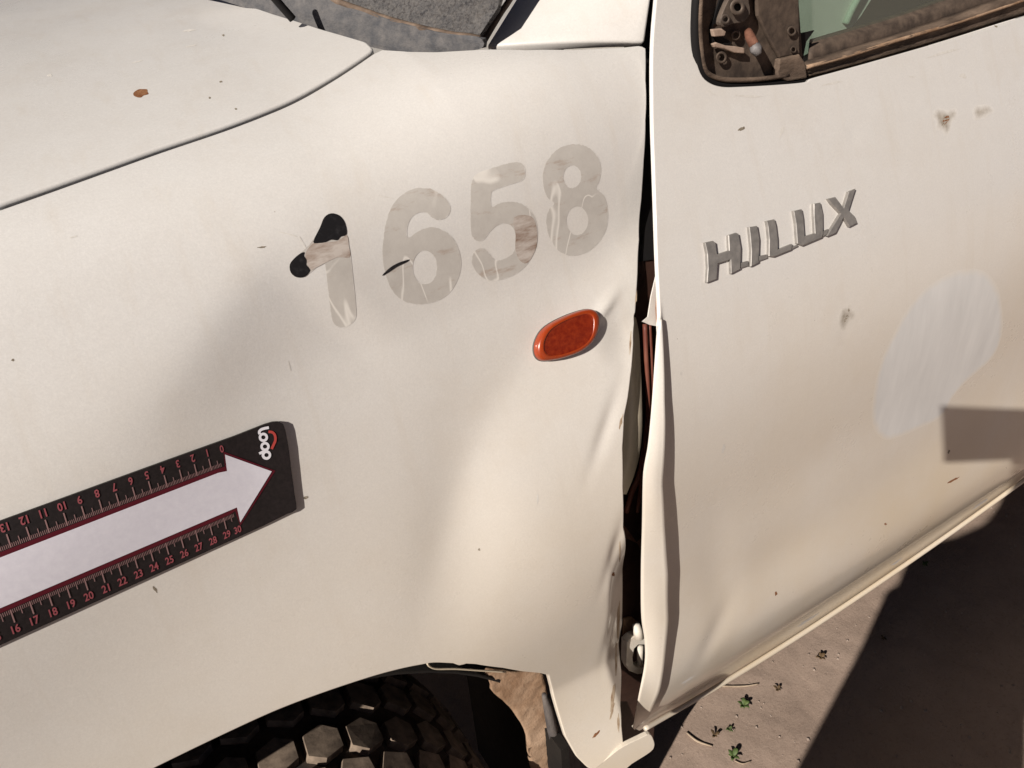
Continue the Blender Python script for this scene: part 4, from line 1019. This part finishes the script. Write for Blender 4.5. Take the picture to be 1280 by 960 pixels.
# ------------------------------------------------------------------ weeds and twigs on the soil
def gpt(u, v):
    p = at_z(u, v, 0.0)
    for _ in range(3): p = at_z(u, v, float(ground_z(np.array(p[0]), np.array(p[1]))))
    return p
def weed(u, v, size, nleaf, label, mat=LEAF, seed=0, name='weed'):
    size *= 0.8
    p = gpt(u, v); e = empty(name, tuple(p)); tag(e, label, 'weed', 'small weeds on the sunlit soil')
    r = np.random.RandomState(seed)
    for k in range(nleaf):
        a = 2 * math.pi * k / nleaf + r.uniform(-0.4, 0.4); L = size * r.uniform(0.6, 1.15); ww = L * 0.28
        d = np.array([math.cos(a), math.sin(a), 0]); sdir = np.array([-d[1], d[0], 0]); rows = []
        for t in np.linspace(0, 1, 6):
            c = p + d * L * t + np.array([0, 0, 0.004 + L * (0.55 * math.sin(1.9 * t))])
            wd = ww * math.sin(math.pi * min(0.97, 0.08 + t * 0.9)); rows.append([c - sdir * wd + np.array([0, 0, wd * 0.4]), c, c + sdir * wd + np.array([0, 0, wd * 0.4])])
        loft('leaf', rows, mat, e, thick=0.0006)
    tube('stem', [p - np.array([0, 0, 0.004]), p + np.array([0.001, 0, 0.008])], [0.0012, 0.0008], mat, e, 6, 1)
weed(1155, 708, 0.014, 4, 'pale green weed right beside the door sill, farthest up', LEAF, 1)
weed(1104, 800, 0.011, 4, 'tiny weed beside the edge of the broad shadow', LEAFDRY, 2)
weed(1026, 824, 0.015, 5, 'dark sprig in the middle of the lit soil', LEAFDRY, 3)
weed(972, 864, 0.013, 4, 'small weed just below the short pale twig', LEAFDRY, 4)
weed(929, 884, 0.016, 6, 'green weed left of centre near the truck shadow', LEAF, 5)
weed(912, 914, 0.012, 4, 'small dark green weed below the larger green one', LEAF, 6)
weed(893, 921, 0.013, 4, 'withered weed nearest the truck shadow', LEAFDRY, 7)
weed(916, 948, 0.018, 5, 'green weed at the bottom of the lit soil', LEAF, 8)
def twig(pix, rad, label):
    P = [gpt(u, v) + np.array([0, 0, 0.003]) for u, v in pix]; o = tube('twig', P, rad, TWIG, None, 6); tag(o, label, 'twig', 'twigs on the soil')
twig([(884, 857), (905, 859), (930, 859), (948, 856)], [0.0022, 0.002, 0.0014], 'straight pale twig poking out under the door sill')
twig([(858, 917), (872, 928), (890, 934)], [0.002, 0.0024, 0.0015], 'bent brown twig at the edge of the truck shadow')
twig([(918, 952), (928, 956), (938, 953)], [0.0012, 0.0014, 0.001], 'short dark twig beside the bottom weed')

# loose grit: far too many to count
gr = np.random.RandomState(11); GV, GF = [], []
for k in range(1500):
    x, y = gr.uniform(0.45, 1.9), gr.uniform(-0.45, 0.6); r_ = 0.0011 + 0.0032 * gr.rand() ** 4; z = float(ground_z(np.array(x), np.array(y)))
    b0 = len(GV); st = gr.uniform(0.7, 1.3, 6)
    for d, q in zip(((1, 0, 0), (-1, 0, 0), (0, 1, 0), (0, -1, 0), (0, 0, 0.8), (0, 0, -0.6)), st): GV.append((x + d[0] * r_ * q, y + d[1] * r_ * q, z + d[2] * r_ * q + r_ * 0.2))
    for f in ((0, 2, 4), (2, 1, 4), (1, 3, 4), (3, 0, 4), (2, 0, 5), (1, 2, 5), (3, 1, 5), (0, 3, 5)): GF.append(tuple(b0 + i for i in f))
tag(mesh_from('grit', GV, GF, make_rough('grit_stone', (0.20, 0.15, 0.12), (0.42, 0.34, 0.28), 30), None, smooth=False), 'loose grit scattered over the sandy soil', 'grit', kind='stuff')

# ------------------------------------------------------------------ the photographer, whose shadow falls on the soil
body_c = np.array([-0.235, -0.635])
fw = np.array([0.49, 0.87]); sidev = np.array([0.87, -0.49])
def bp(f, s, z): q = body_c + fw * f + sidev * s; return (q[0], q[1], z)
J = {'pelvis': (bp(0, 0, 0.86), 0.140), 'waist': (bp(-0.02, 0, 1.0), 0.135), 'chest': (bp(-0.04, 0, 1.17), 0.150), 'neck0': (bp(-0.07, 0.03, 1.31), 0.072), 'neck': (bp(-0.08, 0.05, 1.37), 0.056), 'head': (bp(-0.07, 0.06, 1.46), 0.086), 'crown': (bp(-0.08, 0.06, 1.53), 0.076),
     'hipl': (bp(0, -0.10, 0.80), 0.10), 'kneel': (bp(0.03, -0.13, 0.50), 0.068), 'anklel': (bp(0, -0.14, 0.10), 0.048), 'toel': (bp(0.15, -0.15, 0.045), 0.042),
     'hipr': (bp(0, 0.10, 0.80), 0.10), 'kneer': (bp(0.03, 0.13, 0.50), 0.068), 'ankler': (bp(0, 0.14, 0.10), 0.048), 'toer': (bp(0.15, 0.15, 0.045), 0.042),
     'shl': (bp(-0.06, -0.15, 1.26), 0.056), 'ell': (bp(-0.10, -0.17, 1.02), 0.044), 'wrl': (bp(-0.06, -0.16, 0.80), 0.034), 'hal': (bp(-0.05, -0.155, 0.73), 0.034),
     'shr': (bp(-0.04, 0.17, 1.26), 0.058), 'elr': (bp(0.06, 0.27, 1.08), 0.046)}
hand_c = CAM - FWD * 0.030 + RIGHT * 0.085 + DOWN * 0.035
J['wrr'] = (tuple(hand_c + DOWN * 0.075 + RIGHT * 0.02 - FWD * 0.02), 0.032); J['har'] = (tuple(hand_c), 0.030)
E_ = [('pelvis', 'waist'), ('waist', 'chest'), ('chest', 'neck0'), ('neck0', 'neck'), ('neck', 'head'), ('head', 'crown'), ('pelvis', 'hipl'), ('hipl', 'kneel'), ('kneel', 'anklel'), ('anklel', 'toel'), ('pelvis', 'hipr'), ('hipr', 'kneer'), ('kneer', 'ankler'), ('ankler', 'toer'), ('chest', 'shl'), ('shl', 'ell'), ('ell', 'wrl'), ('wrl', 'hal'), ('chest', 'shr'), ('shr', 'elr'), ('elr', 'wrr'), ('wrr', 'har')]
# fingers
def add_finger(base, pts, r):
    prev = base
    for i, p in enumerate(pts):
        nm = base + 'f%d_%d' % (len(J), i); J[nm] = (tuple(p), r); E_.append((prev, nm)); prev = nm
for k in range(4):
    b0 = hand_c - DOWN * (0.020 - 0.018 * k) - FWD * 0.006
    add_finger('har', [b0 - RIGHT * 0.02 - FWD * 0.012, b0 - RIGHT * 0.045 - FWD * 0.002 + FWD * 0.004, b0 - RIGHT * 0.058 + FWD * 0.004], 0.008)
add_finger('har', [hand_c - DOWN * 0.035 - FWD * 0.02, hand_c - DOWN * 0.052 - RIGHT * 0.02 - FWD * 0.012], 0.009)
hl = np.array(J['hal'][0])
for k in range(4):
    b0 = hl + np.array([fw[0], fw[1], 0]) * (0.024 - 0.016 * k); add_finger('hal', [b0 + np.array([0, 0, -0.04]), b0 + np.array([0.005, 0, -0.07 + 0.006 * abs(k - 1)])], 0.008)
add_finger('hal', [hl + np.array([fw[0] * 0.04, fw[1] * 0.04, -0.01]), hl + np.array([fw[0] * 0.05, fw[1] * 0.05, -0.04])], 0.009)
keys = list(J); me = bpy.data.meshes.new('person'); me.from_pydata([J[k][0] for k in keys], [(keys.index(a), keys.index(b)) for a, b in E_], [])
person = bpy.data.objects.new('person', me); COL.objects.link(person)
sk = person.modifiers.new('skin', 'SKIN'); sk.branch_smoothing = 0.6
for v, k in zip(me.skin_vertices[0].data, keys): v.radius = (J[k][1], J[k][1])
me.skin_vertices[0].data[0].use_root = True
sb = person.modifiers.new('sub', 'SUBSURF'); sb.levels = 1; sb.render_levels = 2
dg = bpy.context.evaluated_depsgraph_get(); dg.update()
me2 = bpy.data.meshes.new_from_object(person.evaluated_get(dg)); person.modifiers.clear(); person.data = me2
me2.materials.clear()
for m_ in (SKIN, SHIRT, TROUSER): me2.materials.append(m_)
for p in me2.polygons:
    c = p.center; p.use_smooth = True
    arm = math.hypot(c.x - body_c[0], c.y - body_c[1]) > 0.30 and c.z > 0.75
    p.material_index = 0 if (c.z > 1.50 or (arm and (c.z < 0.97 or c.y > -0.60))) else (1 if c.z > 0.93 else 2)
tag(person, 'person in dark clothes standing beside the truck, casting a shadow', 'person')
rows = []
for z_, rr in ((1.06, 0.145), (0.95, 0.152), (0.75, 0.180), (0.5, 0.205), (0.28, 0.225), (0.14, 0.235)):
    rows.append([bp(rr * 0.85 * math.cos(t) * (1 + 0.03 * math.sin(7 * t)), rr * math.sin(t) * (1 + 0.03 * math.cos(9 * t)), z_) for t in np.linspace(0, 2 * math.pi, 40, endpoint=False)])
loft('shadow_flare', rows, SHIRT, person, closed=True, thick=0.004)  # flared shell added to broaden the cast shadow; actual clothing unknown
ph_c = CAM - FWD * 0.016 + RIGHT * 0.012 + DOWN * 0.004
Rm = [[RIGHT[i], DOWN[i], FWD[i]] for i in range(3)]
tag(box('phone', ph_c, (0.158, 0.080, 0.009), PHONE, None, Rm, 0.003), 'black phone held level in the right hand of the person', 'phone')
